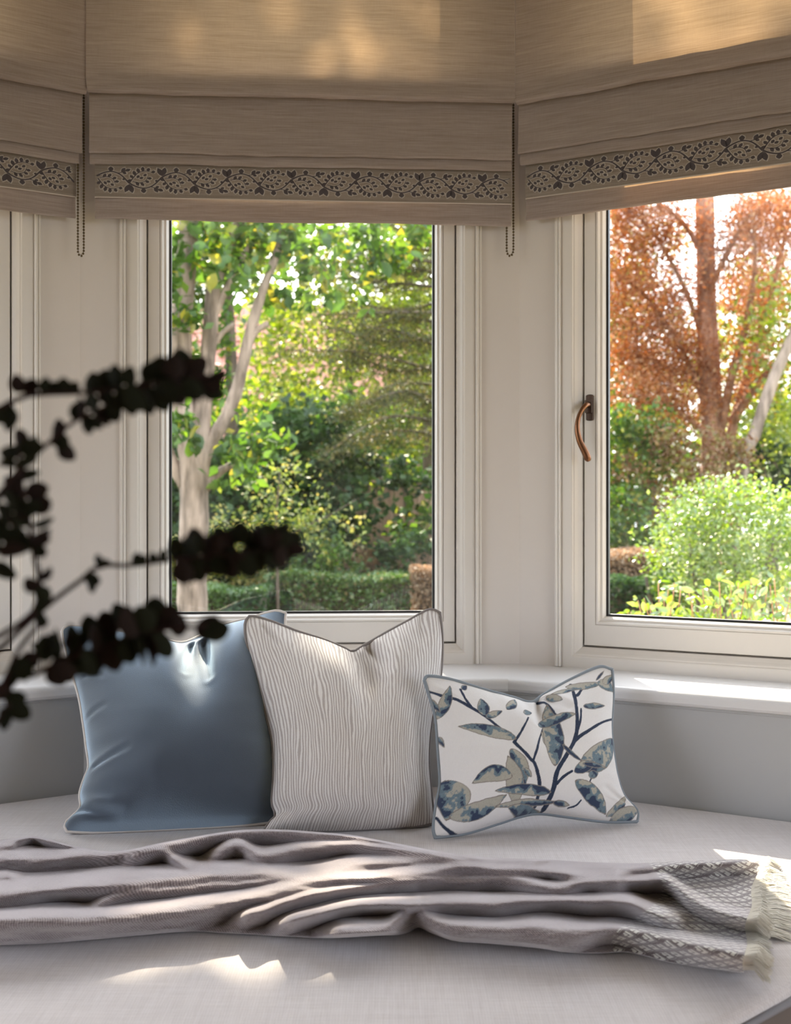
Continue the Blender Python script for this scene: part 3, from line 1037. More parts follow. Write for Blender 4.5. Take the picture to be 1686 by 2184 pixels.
def leafy_print(px, py):
    """printed design evaluated on the cloth"""
    X = (px - 880) * 3.2423; Y = (py - 1400) * 3.2423        # design units
    wob = 5 * vnoise2(X / 38, Y / 38, 4) + 2.5 * vnoise2(X / 13, Y / 13, 6)
    grain = vnoise2(X / 5, Y / 5, 1) * .6 + vnoise2(X / 2.4, Y / 9, 2) * .4
    blot = vnoise2(X / 44, Y / 44, 8) * .55 + vnoise2(X / 17, Y / 17, 9) * .22 + .16 * grain
    white = np.array((0.74, 0.715, 0.70)); beige = np.array((0.40, 0.375, 0.32)); slate = np.array((0.145, 0.20, 0.235)); navy = np.array((0.030, 0.042, 0.075)); line = np.array((0.22, 0.19, 0.17))
    C = np.ones(X.shape + (3,)) * white * (1 + 0.025 * grain[..., None])
    def put(mask, col):
        nonlocal C
        C = C * (1 - mask[..., None]) + mask[..., None] * (np.asarray(col) if not isinstance(col, np.ndarray) or col.ndim == 1 else col)
    def leaf(a, b, w, mix=0.0, bend=0.0):
        a = np.array(a, float); b = np.array(b, float)
        d = b - a; L = np.hypot(*d); d = d / L; nn = np.array((-d[1], d[0]))
        t = ((X - a[0]) * d[0] + (Y - a[1]) * d[1]) / L
        s = (X - a[0]) * nn[0] + (Y - a[1]) * nn[1] - bend * 4 * t * (1 - t)
        tt = np.clip(t, 0, 1)
        half = w * np.power(np.clip(np.sin(math.pi * np.power(tt, 0.8)), 0, 1), 0.75) + wob * .5
        ins = smooth01(half - np.abs(s), -2.0, 2.0) * (t > 0.0) * (t < 1.0)
        core = smooth01(half - np.abs(s), 3.5, 7.0) * (t > 0.03) * (t < .96)
        side = s / max(w, 1) * .55 + blot + mix
        put(ins, line); put(core, beige * (1 + 0.12 * grain[..., None]))
        put(core * smooth01(side, 0.02, 0.14), slate * (1 + 0.25 * grain[..., None]))
        put(core * smooth01(side, 0.42, 0.56), navy * 1.35)
    def branch(pts, w0, w1, hue=navy):
        A = spline(pts, 70)
        best = np.full(X.shape, 1e9); tb = np.zeros(X.shape)
        for i in range(69):
            p0_, p1_ = A[i], A[i + 1]
            d = p1_ - p0_; L2 = d @ d + 1e-9
            t = np.clip(((X - p0_[0]) * d[0] + (Y - p0_[1]) * d[1]) / L2, 0, 1)
            ds = np.hypot(X - p0_[0] - t * d[0], Y - p0_[1] - t * d[1])
            k = ds < best
            best = np.where(k, ds, best); tb = np.where(k, (i + t) / 69, tb)
        put(smooth01(w0 + (w1 - w0) * tb + wob * .35 - best, -1.5, 1.5), hue * (1 + .35 * grain[..., None]))
    branch([(880, 1070), (900, 960), (920, 850), (985, 740), (1045, 640), (1075, 540), (1080, 400), (1078, 210)], 17, 11)
    branch([(1045, 640), (1090, 600), (1150, 560), (1260, 490), (1370, 440)], 13, 6)
    branch([(1075, 560), (1105, 480), (1115, 400)], 9, 6)
    branch([(1085, 300), (1110, 290), (1165, 215)], 11, 7)
    branch([(810, 1060), (800, 920), (765, 800), (740, 770), (690, 705), (640, 645)], 13, 11)
    branch([(640, 645), (690, 570), (750, 465)], 9, 7)
    branch([(755, 780), (785, 700), (815, 620), (860, 530)], 9, 6)
    branch([(560, 545), (470, 450), (380, 380), (290, 320), (180, 280)], 9, 11)
    branch([(380, 375), (345, 310), (318, 240)], 9, 8)
    branch([(95, 240), (150, 265), (200, 290)], 8, 11)
    branch([(920, 930), (970, 880), (1025, 845)], 11, 8)
    branch([(155, 1120), (200, 1185), (260, 1230), (310, 1248)], 9, 13)
    branch([(1150, 930), (1160, 900), (1180, 860)], 5, 5)
    branch([(1030, 1075), (1080, 1060), (1105, 1030)], 4, 5)
    branch([(860, 325), (905, 345), (950, 440), (955, 530)], 11, 5)
    leaf((655, 620), (285, 510), 46, .12, 14); leaf((985, 690), (840, 560), 50, 0.05, -30)
    leaf((905, 815), (905, 350), 66, .22, 8); leaf((820, 520), (1075, 440), 38, .30, -10)
    leaf((615, 690), (700, 960), 52, .20, -18); leaf((655, 1060), (590, 740), 60, -.55, 10)
    leaf((620, 880), (365, 915), 60, .05, 40); leaf((890, 985), (505, 975), 38, .42, 12)
    leaf((1080, 830), (1390, 570), 88, .12, 26); leaf((1040, 850), (1210, 780), 42, .3, -10); leaf((1100, 790), (1290, 798), 20, .6, 0)
    leaf((960, 660), (1095, 775), 18, .7, 6)
    leaf((1050, 905), (1305, 1110), 58, .42, -16); leaf((1145, 870), (1222, 845), 30, .35, 0)
    leaf((470, 440), (450, 310), 42, .15, 0); leaf((470, 455), (585, 408), 27, .2, 0)
    leaf((615, 400), (695, 305), 32, .25, 8); leaf((720, 425), (790, 420), 26, .4, 0)
    leaf((1135, 380), (1305, 360), 24, .5, 0); leaf((915, 280), (1000, 330), 26, .2, 0); leaf((935, 275), (1140, 240), 18, .15, 0); leaf((1040, 225), (1300, 190), 30, .1, 14)
    leaf((1260, 190), (1385, 250), 44, .25, -14); leaf((1250, 180), (1320, 100), 12, .8, 0); leaf((1300, 200), (1385, 130), 30, .1, 0)
    leaf((210, 870), (215, 1150), 105, .25, -45); leaf((230, 1130), (590, 1000), 58, .15, 26)
    leaf((160, 440), (250, 210), 42, .15, 10); leaf((330, 240), (370, 205), 22, .4, 0); leaf((120, 300), (180, 400), 18, .5, 0)
    leaf((520, 1075), (960, 1040), 24, .25, -12); leaf((610, 1075), (880, 1090), 36, .5, 10); leaf((920, 1040), (1035, 1060), 18, .3, 0)
    leaf((1310, 1120), (1450, 975), 34, .2, 16); leaf((1350, 1140), (1560, 1050), 56, .15, 10); leaf((170, 560), (205, 650), 16, .4, 0)
    leaf((700, 830), (745, 890), 20, .1, 0)
    return np.clip(C, 0, 1)


m, nt, out = new_mat('leafy_print')
ca = nd(nt, 'ShaderNodeVertexColor'); ca.layer_name = 'print'
p = nd(nt, 'ShaderNodeBsdfPrincipled')
nt.links.new(ca.outputs[0], p.inputs['Base Color'])
p.inputs['Roughness'].default_value = 0.9; p.inputs['Specular IOR Level'].default_value = 0.15; p.inputs['Sheen Weight'].default_value = 0.1
tc = nd(nt, 'ShaderNodeTexCoord').outputs['UV']
s1 = slub(nt, tc, (30, 260, 1)); s2 = slub(nt, tc, (330, 25, 1))
bp = nd(nt, 'ShaderNodeBump'); bp.inputs['Strength'].default_value = 0.35; bp.inputs['Distance'].default_value = 0.0012
nt.links.new(math_n(nt, 'ADD', s1, s2), bp.inputs['Height']); nt.links.new(bp.outputs[0], p.inputs['Normal'])
nt.links.new(p.outputs[0], out.inputs[0])
M['print'] = m

pillow('cushion',
       top=[(904, 1450), (914, 1442), (960, 1449), (1030, 1470), (1095, 1488), (1133, 1498), (1158, 1482), (1215, 1450), (1275, 1423), (1305, 1428)],
       bottom=[(927, 1786), (990, 1778), (1060, 1757), (1110, 1741), (1150, 1735), (1210, 1742), (1290, 1752), (1358, 1752)],
       left=[(927, 1786), (924, 1765), (930, 1715), (938, 1670), (934, 1600), (928, 1530), (912, 1475), (904, 1450)],
       right=[(1358, 1752), (1357, 1728), (1332, 1700), (1318, 1665), (1308, 1610), (1303, 1550), (1307, 1480), (1305, 1428)],
       theta=math.radians(27), T0=0.062, mat_front=M['print'], mat_pipe=M['pipe_blue'], n=(330, 250),
       label='small white cushion printed with blue leafy branches, right of the three', chop=(0.57, 0.72, 0.07, 0.30), seed=14, colour=leafy_print, pipe_r=0.0034, back=0.7,
       creases=[(0.56, 0.98, 0.52, 0.76, 0.02, 0.010), (0.60, 0.96, 0.70, 0.78, 0.02, 0.008), (0.03, 0.9, 0.10, 0.86, 0.016, 0.005), (0.5, 0.02, 0.5, 0.15, 0.05, 0.006), (0.95, 0.12, 0.88, 0.2, 0.02, 0.006)])

# ------------------------------------------------------------------ throw
def weave_throw():
    m, nt, out = new_mat('throw_wool')
    uv = nd(nt, 'ShaderNodeTexCoord').outputs['UV']
    sx = nd(nt, 'ShaderNodeSeparateXYZ'); nt.links.new(uv, sx.inputs[0])
    U, V_ = sx.outputs[0], sx.outputs[1]
    # plain twill body
    tw = math_n(nt, 'SINE', math_n(nt, 'MULTIPLY', math_n(nt, 'ADD', math_n(nt, 'MULTIPLY', U, 1.0), math_n(nt, 'MULTIPLY', V_, 0.62)), 2 * math.pi / 0.0036))
    wf = math_n(nt, 'SINE', math_n(nt, 'MULTIPLY', V_, 2 * math.pi / 0.0030))
    nz = nd(nt, 'ShaderNodeTexNoise'); nz.inputs['Scale'].default_value = 240; nz.inputs['Detail'].default_value = 3
    nt.links.new(uv, nz.inputs['Vector'])
    tv = math_n(nt, 'ADD', math_n(nt, 'ADD', math_n(nt, 'MULTIPLY', tw, 0.22), math_n(nt, 'MULTIPLY', wf, 0.12)), nz.outputs[0])
    r = nd(nt, 'ShaderNodeMapRange'); r.inputs[1].default_value = 0.15; r.inputs[2].default_value = 0.85
    nt.links.new(tv, r.inputs[0])
    body = mixc(nt, r.outputs[0], (0.120, 0.096, 0.097), (0.32, 0.272, 0.27))
    # diamond border: cells along the two diagonals, dark lines, cream bars inside
    cell = 0.0185
    a = math_n(nt, 'FRACT', math_n(nt, 'MULTIPLY', math_n(nt, 'ADD', U, V_), 1 / (cell * 1.35)))
    b = math_n(nt, 'FRACT', math_n(nt, 'MULTIPLY', math_n(nt, 'SUBTRACT', U, V_), 1 / (cell * 1.35)))
    ea = math_n(nt, 'MINIMUM', a, math_n(nt, 'SUBTRACT', 1.0, a)); eb = math_n(nt, 'MINIMUM', b, math_n(nt, 'SUBTRACT', 1.0, b))
    edge = math_n(nt, 'MINIMUM', ea, eb)
    inner = nd(nt, 'ShaderNodeMapRange'); inner.inputs[1].default_value = 0.10; inner.inputs[2].default_value = 0.16
    nt.links.new(edge, inner.inputs[0])
    bars = math_n(nt, 'SINE', math_n(nt, 'MULTIPLY', math_n(nt, 'MAXIMUM', a, b), 2 * math.pi * 3.4))
    bm = nd(nt, 'ShaderNodeMapRange'); bm.inputs[1].default_value = -0.85; bm.inputs[2].default_value = -0.35
    nt.links.new(bars, bm.inputs[0])
    cream = math_n(nt, 'MULTIPLY', inner.outputs[0], bm.outputs[0])
    border = mixc(nt, cream, (0.135, 0.11, 0.11), (0.60, 0.585, 0.535))
    at_ = nd(nt, 'ShaderNodeAttribute'); at_.attribute_name = 'border'
    col = mixc(nt, at_.outputs['Fac'], body, border)
    p = nd(nt, 'ShaderNodeBsdfPrincipled')
    nt.links.new(col, p.inputs['Base Color'])
    p.inputs['Roughness'].default_value = 0.95; p.inputs['Specular IOR Level'].default_value = 0.1
    p.inputs['Sheen Weight'].default_value = 0.7; p.inputs['Sheen Roughness'].default_value = 0.45
    p.inputs['Sheen Tint'].default_value = (1.0, 0.93, 0.92, 1)
    bp = nd(nt, 'ShaderNodeBump'); bp.inputs['Strength'].default_value = 0.5; bp.inputs['Distance'].default_value = 0.0012
    nt.links.new(tv, bp.inputs['Height']); nt.links.new(bp.outputs[0], p.inputs['Normal'])
    nt.links.new(p.outputs[0], out.inputs[0])
    return m


M['throw'] = weave_throw()
M['fringe'] = paint('cream_fringe', (0.60, 0.565, 0.485), 0.9, 0.08, sheen=0.3)

back_px = np.array([(-190, 1815), (-60, 1800), (0, 1791), (30, 1788), (65, 1783), (100, 1788), (150, 1802), (225, 1815), (280, 1811), (350, 1796), (450, 1778), (525, 1769), (600, 1769), (675, 1774), (750, 1781), (843, 1798), (943, 1817), (1043, 1829), (1150, 1832), (1243, 1838), (1343, 1841), (1420, 1838), (1500, 1835), (1580, 1831), (1640, 1829)], float)
front_px = np.array([(-190, 2020), (0, 2016), (100, 2012), (200, 2004), (300, 1995), (400, 1987), (475, 1990), (600, 1997), (700, 2001), (800, 1996), (850, 1994), (873, 1988), (892, 1978), (918, 1990), (968, 2007), (1043, 2013), (1143, 2022), (1203, 2031), (1273, 2034), (1330, 2031), (1380, 2040), (1443, 2055), (1573, 2072), (1640, 2078)], float)
RIDGES = [  # crest path in pixels, height (m), front fall (px), back fall (px)
    ([(-200, 1822), (0, 1806), (40, 1791), (70, 1784), (110, 1796), (210, 1812)], .030, 20, 26),
    ([(-200, 1838), (0, 1831), (75, 1829), (225, 1822), (335, 1815), (372, 1834), (405, 1852), (470, 1866)], .036, 30, 30),
    ([(230, 1822), (290, 1811), (450, 1779), (525, 1770), (600, 1770), (675, 1775), (750, 1782), (843, 1799), (960, 1822), (1080, 1834)], .052, 34, 40),
    ([(420, 1835), (480, 1802), (515, 1797), (560, 1820), (650, 1806), (750, 1801), (843, 1811), (950, 1827), (1040, 1840)], .050, 32, 18),
    ([(-200, 1880), (0, 1873), (15, 1872), (60, 1888), (100, 1898)], .028, 22, 26),
    ([(-200, 1912), (0, 1907), (100, 1897), (230, 1888), (350, 1876), (480, 1866), (560, 1861), (640, 1866), (690, 1862), (760, 1845), (843, 1836), (950, 1832), (1100, 1838), (1200, 1846)], .047, 34, 34),
    ([(150, 1962), (190, 1938), (250, 1911), (350, 1895), (500, 1885), (600, 1875), (700, 1868)], .036, 22, 20),
    ([(-200, 1968), (0, 1963), (100, 1958), (210, 1955), (350, 1941), (470, 1922), (560, 1906), (640, 1886), (720, 1875), (843, 1864), (950, 1853), (1060, 1852), (1160, 1858), (1280, 1872), (1380, 1868)], .052, 36, 26),
    ([(470, 1962), (600, 1925), (700, 1900), (790, 1888), (900, 1877), (1000, 1872), (1100, 1876), (1180, 1892), (1270, 1880), (1370, 1876), (1395, 1872), (1425, 1876), (1470, 1912), (1520, 1940), (1590, 1958), (1660, 1965)], .046, 30, 20),
    ([(560, 1978), (640, 1957), (740, 1932), (843, 1927), (950, 1924), (1050, 1928), (1130, 1922), (1250, 1920), (1330, 1924), (1400, 1948), (1480, 1965)], .052, 26, 22),
    ([(660, 1996), (720, 1984), (780, 1978), (825, 1972), (860, 1945), (885, 1937), (915, 1956), (960, 1972), (1050, 1976), (1130, 1975), (1230, 1985), (1310, 1980), (1400, 1995), (1500, 2018), (1600, 2034), (1660, 2040)], .046, 40, 26),
    ([(1050, 1842), (1180, 1850), (1300, 1852), (1420, 1846), (1500, 1841), (1640, 1834)], .030, 24, 14),
]
NX, NV = 640, 230
xs = np.linspace(-185, 1604, NX)
yb = np.interp(xs, *spline(back_px, 300).T); yf = np.interp(xs, *spline(front_px, 300).T)
vv = np.linspace(0, 1, NV)[:, None]
PXg = np.repeat(xs[None], NV, 0) + 0 * vv
PXg = PXg + np.clip((xs[None] - 1350) / 254, 0, 1) * (-30 * np.sin(vv * math.pi) * 0.3 + 36 * (vv - 0.5) - 4 * np.sin(vv * 19))
PYg = yf[None] * (1 - vv) + yb[None] * vv
PYg = yf[None] + (yb - yf)[None] * vv
acc = np.zeros_like(PXg)
for path, h, wf_, wb_ in RIDGES:
    A = spline(path, 200)
    o = np.argsort(A[:, 0])
    yk = np.interp(PXg, A[o, 0], A[o, 1])
    fade = np.clip((PXg - A[o, 0][0]) / 70, 0, 1) * np.clip((A[o, 0][-1] - PXg) / 70, 0, 1)
    fade = fade * fade * (3 - 2 * fade)
    d = PYg - yk + 3.0 * vnoise(PXg / 90, int(wf_ + wb_))
    wv_ = 1 + 0.25 * vnoise(PXg / 130, int(h * 1e4) % 37 + wf_)
    pf = np.where(d > 0, np.clip(1 - d / (1.25 * wf_ * wv_), 0, 1), np.clip(1 + d / (1.35 * wb_ * wv_), 0, 1))
    pf = np.where(d > 0, 0.45 * np.sin(pf * math.pi / 2) + 0.55 * pf * pf * (3 - 2 * pf), pf * pf * (3 - 2 * pf))
    hv = h * fade * pf * (1 + 0.15 * vnoise(PXg / 170, wf_ * 3))
    acc = acc + np.power(hv, 5)
Hh = np.power(acc, 0.2)
Hh = Hh + 0.0016 * vnoise2(PXg / 60, PYg / 14, 3) + 0.0008 * vnoise2(PXg / 24, PYg / 7, 5)
ef = np.clip((yf[None] - PYg) / 10, 0, 1); eb = np.clip((PYg - yb[None]) / 5, 0, 1)
ef = np.sqrt(1 - (1 - ef) ** 2); eb = np.sqrt(np.clip(1 - (1 - eb) ** 2, 0, 1))
Hh = (0.0075 + np.clip(Hh, 0, None) * 0.86) * ef * (0.25 + 0.75 * eb) + 0.0012
Dg = (ZD - Hh) * F_PX / (PYg - HY)
Vt = np.stack([(PXg - CX) / F_PX * Dg, Dg, SEAT + Hh], -1)
D0 = ZD * F_PX / (PYg - HY)
flat_x = (PXg - CX) / F_PX * D0
seg = np.linalg.norm(np.diff(Vt, axis=0), axis=2)
arc = np.concatenate([np.zeros((1, NX)), np.cumsum(np.minimum(seg, 0.006), 0)], 0)
kw_ = np.ones(61) / 61                                    # even the weave out across the folds
arc = np.stack([np.convolve(np.pad(r_, 30, mode='edge'), kw_, mode='valid') for r_ in arc])
bord = 1346 + 40 * np.sin(vv * 5.5 + 4.0) + 46 * (vv - .2)
bmask = np.clip((PXg - bord) / 4, 0, 1)
throw_root = empty('throw_blanket', (0, 1.7, SEAT), label='rumpled taupe wool throw with a diamond-patterned fringed end lying along the seat', cat='blanket')
RT = np.array((0, 1.7, SEAT))
idx = np.arange(NX * NV).reshape(NV, NX)
Fq = np.stack([idx[:-1, :-1], idx[:-1, 1:], idx[1:, 1:], idx[1:, :-1]], -1).reshape(-1, 4)
me = mesh_from('woven_cloth', Vt.reshape(-1, 3) - RT, Fq, M['throw'], True)
uvl = me.uv_layers.new(name='UVMap')
li = np.empty(len(me.loops), dtype=np.int32); me.loops.foreach_get('vertex_index', li)
uvl.data.foreach_set('uv', np.stack([flat_x.ravel(), arc.ravel()], 1)[li].astype(np.float32).ravel())
ba = me.attributes.new('border', 'FLOAT', 'POINT'); ba.data.foreach_set('value', bmask.astype(np.float32).ravel())
link('woven_cloth', me, throw_root)
# fringe: fine cords from the cut end
fr_ = MB()
endc = Vt[:, -1, :]; prev = Vt[:, -6, :]
rf = random.Random(5)
for k in range(6, NV - 1):
    for rep in range(5):
        t = k + rf.random() - .5
        i = int(np.clip(t, 0, NV - 2)); fpt = endc[i] + (endc[i + 1] - endc[i]) * (t - i if 0 <= t - i <= 1 else 0)
        clump = math.sin(k * 0.42) * 0.35
        L = 0.024 + 0.010 * rf.random()
        ang = -0.35 + 0.55 * (k / NV) + clump * 0.4 + rf.uniform(-.12, .12)
        dx, dy = math.cos(ang) * L, math.sin(ang) * L
        z0 = fpt[2]
        q = [fpt, fpt + np.array((dx * .5, dy * .5, 0.001 + rf.uniform(0, .002))), fpt + np.array((dx, dy, -min(0.5 * (z0 - SEAT), 0.012)))]
        q[2][2] = max(q[2][2], SEAT + 0.0015)
        fr_.tube([tuple(a - RT) for a in q], [0.0005, 0.0005, 0.0004], 3)
for k in range(420):                                       # the under-layer's fringe, lying on the seat behind
    s = k / 420
    py = 1846 + 150 * s; px = 1612 + 14 * math.sin(s * 3.1) + rf.uniform(-6, 6)
    a = np.array(seat_pt(px, py, 0.004 + rf.uniform(0, .004)))
    ang = 0.15 - 0.5 * s + 0.3 * math.sin(k * .11) + rf.uniform(-.18, .18)
    L = 0.036 + 0.012 * rf.random()
    b = a + np.array((math.cos(ang) * L, math.sin(ang) * L, 0)); b[2] = SEAT + 0.0015 + rf.uniform(0, .003)
    c = (a + b) / 2; c[2] += 0.003
    fr_.tube([tuple(q - RT) for q in (a, c, b)], [0.0008, 0.0008, 0.0005], 3)
fr_.part('fringe', M['fringe'], throw_root, kind='stuff', label='cream tasselled fringe')

# ------------------------------------------------------------------ foreground plant
m = paint('dark_leaf', (0.010, 0.011, 0.005), 0.8, 0.4, spec=0.1)  # leaf and stem colours near black, backlit silhouette shade put into them
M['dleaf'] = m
M['dleaf2'] = paint('brown_leaf_silhouette', (0.014, 0.008, 0.006), 0.8, 0.4, spec=0.1)
M['dstem'] = paint('stem_silhouette', (0.022, 0.011, 0.010), 0.8, 0.3, spec=0.1)
PD = 0.60
PK = PD / 0.92
plant = empty('eucalyptus_sprigs', (-0.29, 0.60, 0.95), label='dark backlit sprigs of small round leaves in the left foreground', cat='plant')
PO = np.array((-0.29, 0.60, 0.95))


def leaf_disc(name, mat, cup=0.25):
    V = [(0, 0, -0.02)]; N = 12
    for r, lift in ((0.55, 0.06), (1.0, cup)):
        for k in range(N):
            a = 2 * math.pi * k / N
            pt = 1 + 0.16 * max(0, math.cos(a)) ** 6
            V.append((r * pt * math.cos(a) + 1.0, r * 0.92 * math.sin(a), lift * r * abs(math.sin(a)) ** 1.5))
    V[0] = (1.0, 0, -0.02)
    Fc = [(0, 1 + k, 1 + (k + 1) % N) for k in range(N)] + [(1 + k, 1 + N + k, 1 + N + (k + 1) % N, 1 + (k + 1) % N) for k in range(N)]
    return mesh_from(name, V, Fc, mat, True)


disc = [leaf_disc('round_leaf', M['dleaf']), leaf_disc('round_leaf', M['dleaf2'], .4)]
rp = random.Random(3)


def sprig_leaf(px, py, r_px, D, ang, tilt=None, kind=None):
    """ang: direction the leaf points in the picture plane; tilt: turn about its own axis"""
    D = D * PK
    r = r_px / F_PX * D
    base = at(px, py, D)
    d = Vector((math.cos(ang), rp.uniform(-.35, .35), math.sin(ang))).normalized()
    side = d.cross(Vector((0, 1, 0))).normalized()
    n = side.cross(d).normalized()
    tl = rp.uniform(-.9, .9) if tilt is None else tilt
    R = Matrix.Rotation(tl, 3, d)
    side, n = R @ side, R @ n
    mm = Matrix((d, side, n)).transposed().to_4x4()
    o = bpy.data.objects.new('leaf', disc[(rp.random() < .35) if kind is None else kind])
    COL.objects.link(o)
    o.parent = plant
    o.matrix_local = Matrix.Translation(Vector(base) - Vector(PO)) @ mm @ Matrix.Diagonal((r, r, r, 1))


def stem(pts, D, w0, w1):
    A = spline(pts, 40)
    dd = np.linspace(D[0], D[1], 40) * PK
    P = [tuple(np.array(at(x, y, d)) - PO) for (x, y), d in zip(A, dd)]
    mb = MB(); mb.tube(P, list(np.linspace(w0, w1, 40) / F_PX * PD), 8)
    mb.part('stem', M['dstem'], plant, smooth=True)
    return A, dd


def dense(path, D, n, r0, r1, spread=.9, both=True, upright=False):
    A = spline(path, n)
    for i in range(n):
        t = i / max(1, n - 1)
        d = A[min(i + 1, n - 1)] - A[max(i - 1, 0)]
        th = math.atan2(-d[1], d[0])
        for s in ((1, -1) if both else (1,)):
            r = (r0 + (r1 - r0) * t) * rp.uniform(.85, 1.12)
            a = th + s * (spread + rp.uniform(-.25, .25))
            sprig_leaf(A[i, 0] + rp.uniform(-5, 5), A[i, 1] + rp.uniform(-4, 4), r, D + rp.uniform(-.02, .02), a, tilt=rp.uniform(-1.1, 1.1) if not upright else rp.uniform(.5, 1.15) * rp.choice((-1, 1)))


root_px = [(-330, 1960), (-250, 1760)]
stem(root_px + [(-140, 1000), (-60, 905), (0, 872), (60, 843), (200, 836), (330, 818), (440, 800)], (.92, .92), 9, 5)
for x, y, r, a in ((25, 862, 24, -2.2), (52, 840, 19, .9), (48, 838, 20, 1.9), (98, 842, 18, 1.5), (105, 842, 16, 1.2), (140, 842, 18, 1.7), (150, 842, 15, 1.1), (20, 870, 25, -1.5), (8, 868, 22, -1.2)):
    sprig_leaf(x, y, r, .92, a)
dense([(190, 838), (260, 826), (330, 816), (395, 806)], .92, 8, 24, 30, 1.25)
for x, y, r, a in ((400, 812, 30, .9), (395, 800, 28, 1.8), (415, 806, 30, -.3), (430, 820, 26, -.5), (445, 808, 20, .5), (350, 822, 24, 1.4), (370, 812, 26, .9)):
    sprig_leaf(x, y, r, .92, a)
stem(root_px + [(-120, 1200), (0, 1062), (60, 985), (110, 940), (160, 897), (240, 862), (340, 842)], (.92, .93), 9, 4)
for x, y, r, a in ((118, 935, 21, 1.5), (122, 925, 19, -1.1), (128, 945, 22, -.9), (108, 945, 18, .4), (160, 898, 22, 1.2), (175, 890, 20, -1.0)):
    sprig_leaf(x, y, r, .93, a)
dense([(170, 892), (230, 864), (290, 850), (335, 842)], .935, 6, 21, 21, 1.15)
stem(root_px + [(-80, 1420), (20, 1345), (75, 1300), (85, 1240), (72, 1180), (62, 1110), (45, 1030), (40, 960)], (.93, .91), 9, 5)
dense([(66, 1150), (58, 1090), (48, 1030), (42, 985), (40, 965)], .91, 7, 22, 24, 1.2)
for x, y, r, a in ((45, 960, 24, 1.9), (50, 965, 22, .8), (72, 1165, 18, .5), (66, 1170, 18, 2.7), (80, 1235, 18, .7), (84, 1250, 20, -1.2), (78, 1262, 18, 2.3), (72, 1300, 14, .4), (70, 1180, 16, .2), (62, 1085, 24, .3)):
    sprig_leaf(x, y, r, .91, a)
stem([(-330, 1960), (-200, 1330), (-60, 1120), (0, 1050), (50, 985)], (.90, .90), 8, 4)
dense([(-20, 1215), (0, 1175), (15, 1130), (30, 1085)], .90, 5, 28, 26, 1.1)
stem(root_px + [(-120, 1480), (0, 1383), (100, 1292), (180, 1232), (212, 1206), (280, 1206), (350, 1196), (480, 1185), (610, 1165)], (.93, .95), 9, 4)
for x, y, r, a in ((208, 1208, 13, 1.5), (215, 1205, 12, .3), (288, 1206, 14, 1.5), (295, 1206, 13, 1.0), (345, 1198, 13, 1.5), (180, 1232, 17, -.3), (188, 1235, 16, -1.1), (330, 1202, 12, 1.9)):
    sprig_leaf(x, y, r, .94, a)
dense([(378, 1193), (450, 1188), (530, 1178), (600, 1166)], .95, 12, 24, 24, 1.45)
dense([(385, 1180), (450, 1172), (530, 1164), (600, 1154)], .955, 9, 22, 22, 1.5)
for x, y, r, a in ((605, 1165, 22, .6), (612, 1160, 20, -.4), (596, 1160, 24, 1.2)):
    sprig_leaf(x, y, r, .95, a)
stem(root_px + [(-90, 1580), (0, 1468), (40, 1385), (85, 1330)], (.93, .93), 8, 5)
for x, y, r, a in ((75, 1330, 14, .2), (80, 1332, 13, 1.2), (40, 1400, 26, -1.2), (25, 1420, 22, -1.6), (48, 1395, 20, -.8)):
    sprig_leaf(x, y, r, .93, a)
stem(root_px + [(-60, 1560), (20, 1450), (60, 1445), (110, 1420), (230, 1375), (330, 1345), (440, 1335)], (.92, .94), 8, 4)
dense([(105, 1412), (170, 1392), (250, 1366), (335, 1344)], .935, 11, 28, 31, 1.4)
dense([(120, 1396), (190, 1375), (260, 1350), (330, 1332)], .945, 8, 26, 28, 1.45)
for x, y, r, a in ((345, 1345, 29, 1.1), (375, 1358, 21, 1.25), (382, 1350, 19, 1.4), (425, 1362, 29, .9), (432, 1350, 28, .2), (100, 1405, 22, 2.4)):
    sprig_leaf(x, y, r, .94, a)
for x, y, r, a in ((10, 1500, 22, .3), (20, 1505, 24, -.6), (0, 1495, 22, 1.2), (5, 1508, 24, -1.4)):
    sprig_leaf(x, y, r, .93, a)
stem(root_px + [(-80, 1640), (-20, 1560), (20, 1500)], (.93, .93), 7, 5)
# the vase and table that hold them, just outside the frame
vs = MB()
vs.lathe([(0.0, 0.0), (0.055, 0.0), (0.075, 0.05), (0.08, 0.12), (0.06, 0.2), (0.038, 0.25), (0.036, 0.272), (0.044, 0.286), (0.038, 0.286), (0.030, 0.27), (0.033, 0.25), (0.054, 0.2), (0.072, 0.12), (0.066, 0.05), (0.045, 0.01), (0.0, 0.01)], 28)
vz = vs.part('vase', paint('vase_glaze', (0.30, 0.28, 0.26), 0.3), smooth=True, loc=(-0.30, 0.60, 0.67), label='grey glazed vase holding the dark round-leaved sprigs', cat='vase')
tb = empty('side_table', (-0.30, 0.60, 0), label='small round side table under the grey vase', cat='table')
t_ = MB(); t_.lathe([(0.0, 0.65), (0.11, 0.65), (0.115, 0.66), (0.11, 0.67), (0.0, 0.67)], 28); t_.part('table_top', M['seat_base'], tb)
for k in range(3):
    a = k * 2.094 + .3
    l_ = MB(); l_.tube([(0.07 * math.cos(a), 0.07 * math.sin(a), 0.65), (0.10 * math.cos(a), 0.10 * math.sin(a), 0.0)], 0.010, 8); l_.part('leg', M['seat_base'], tb)

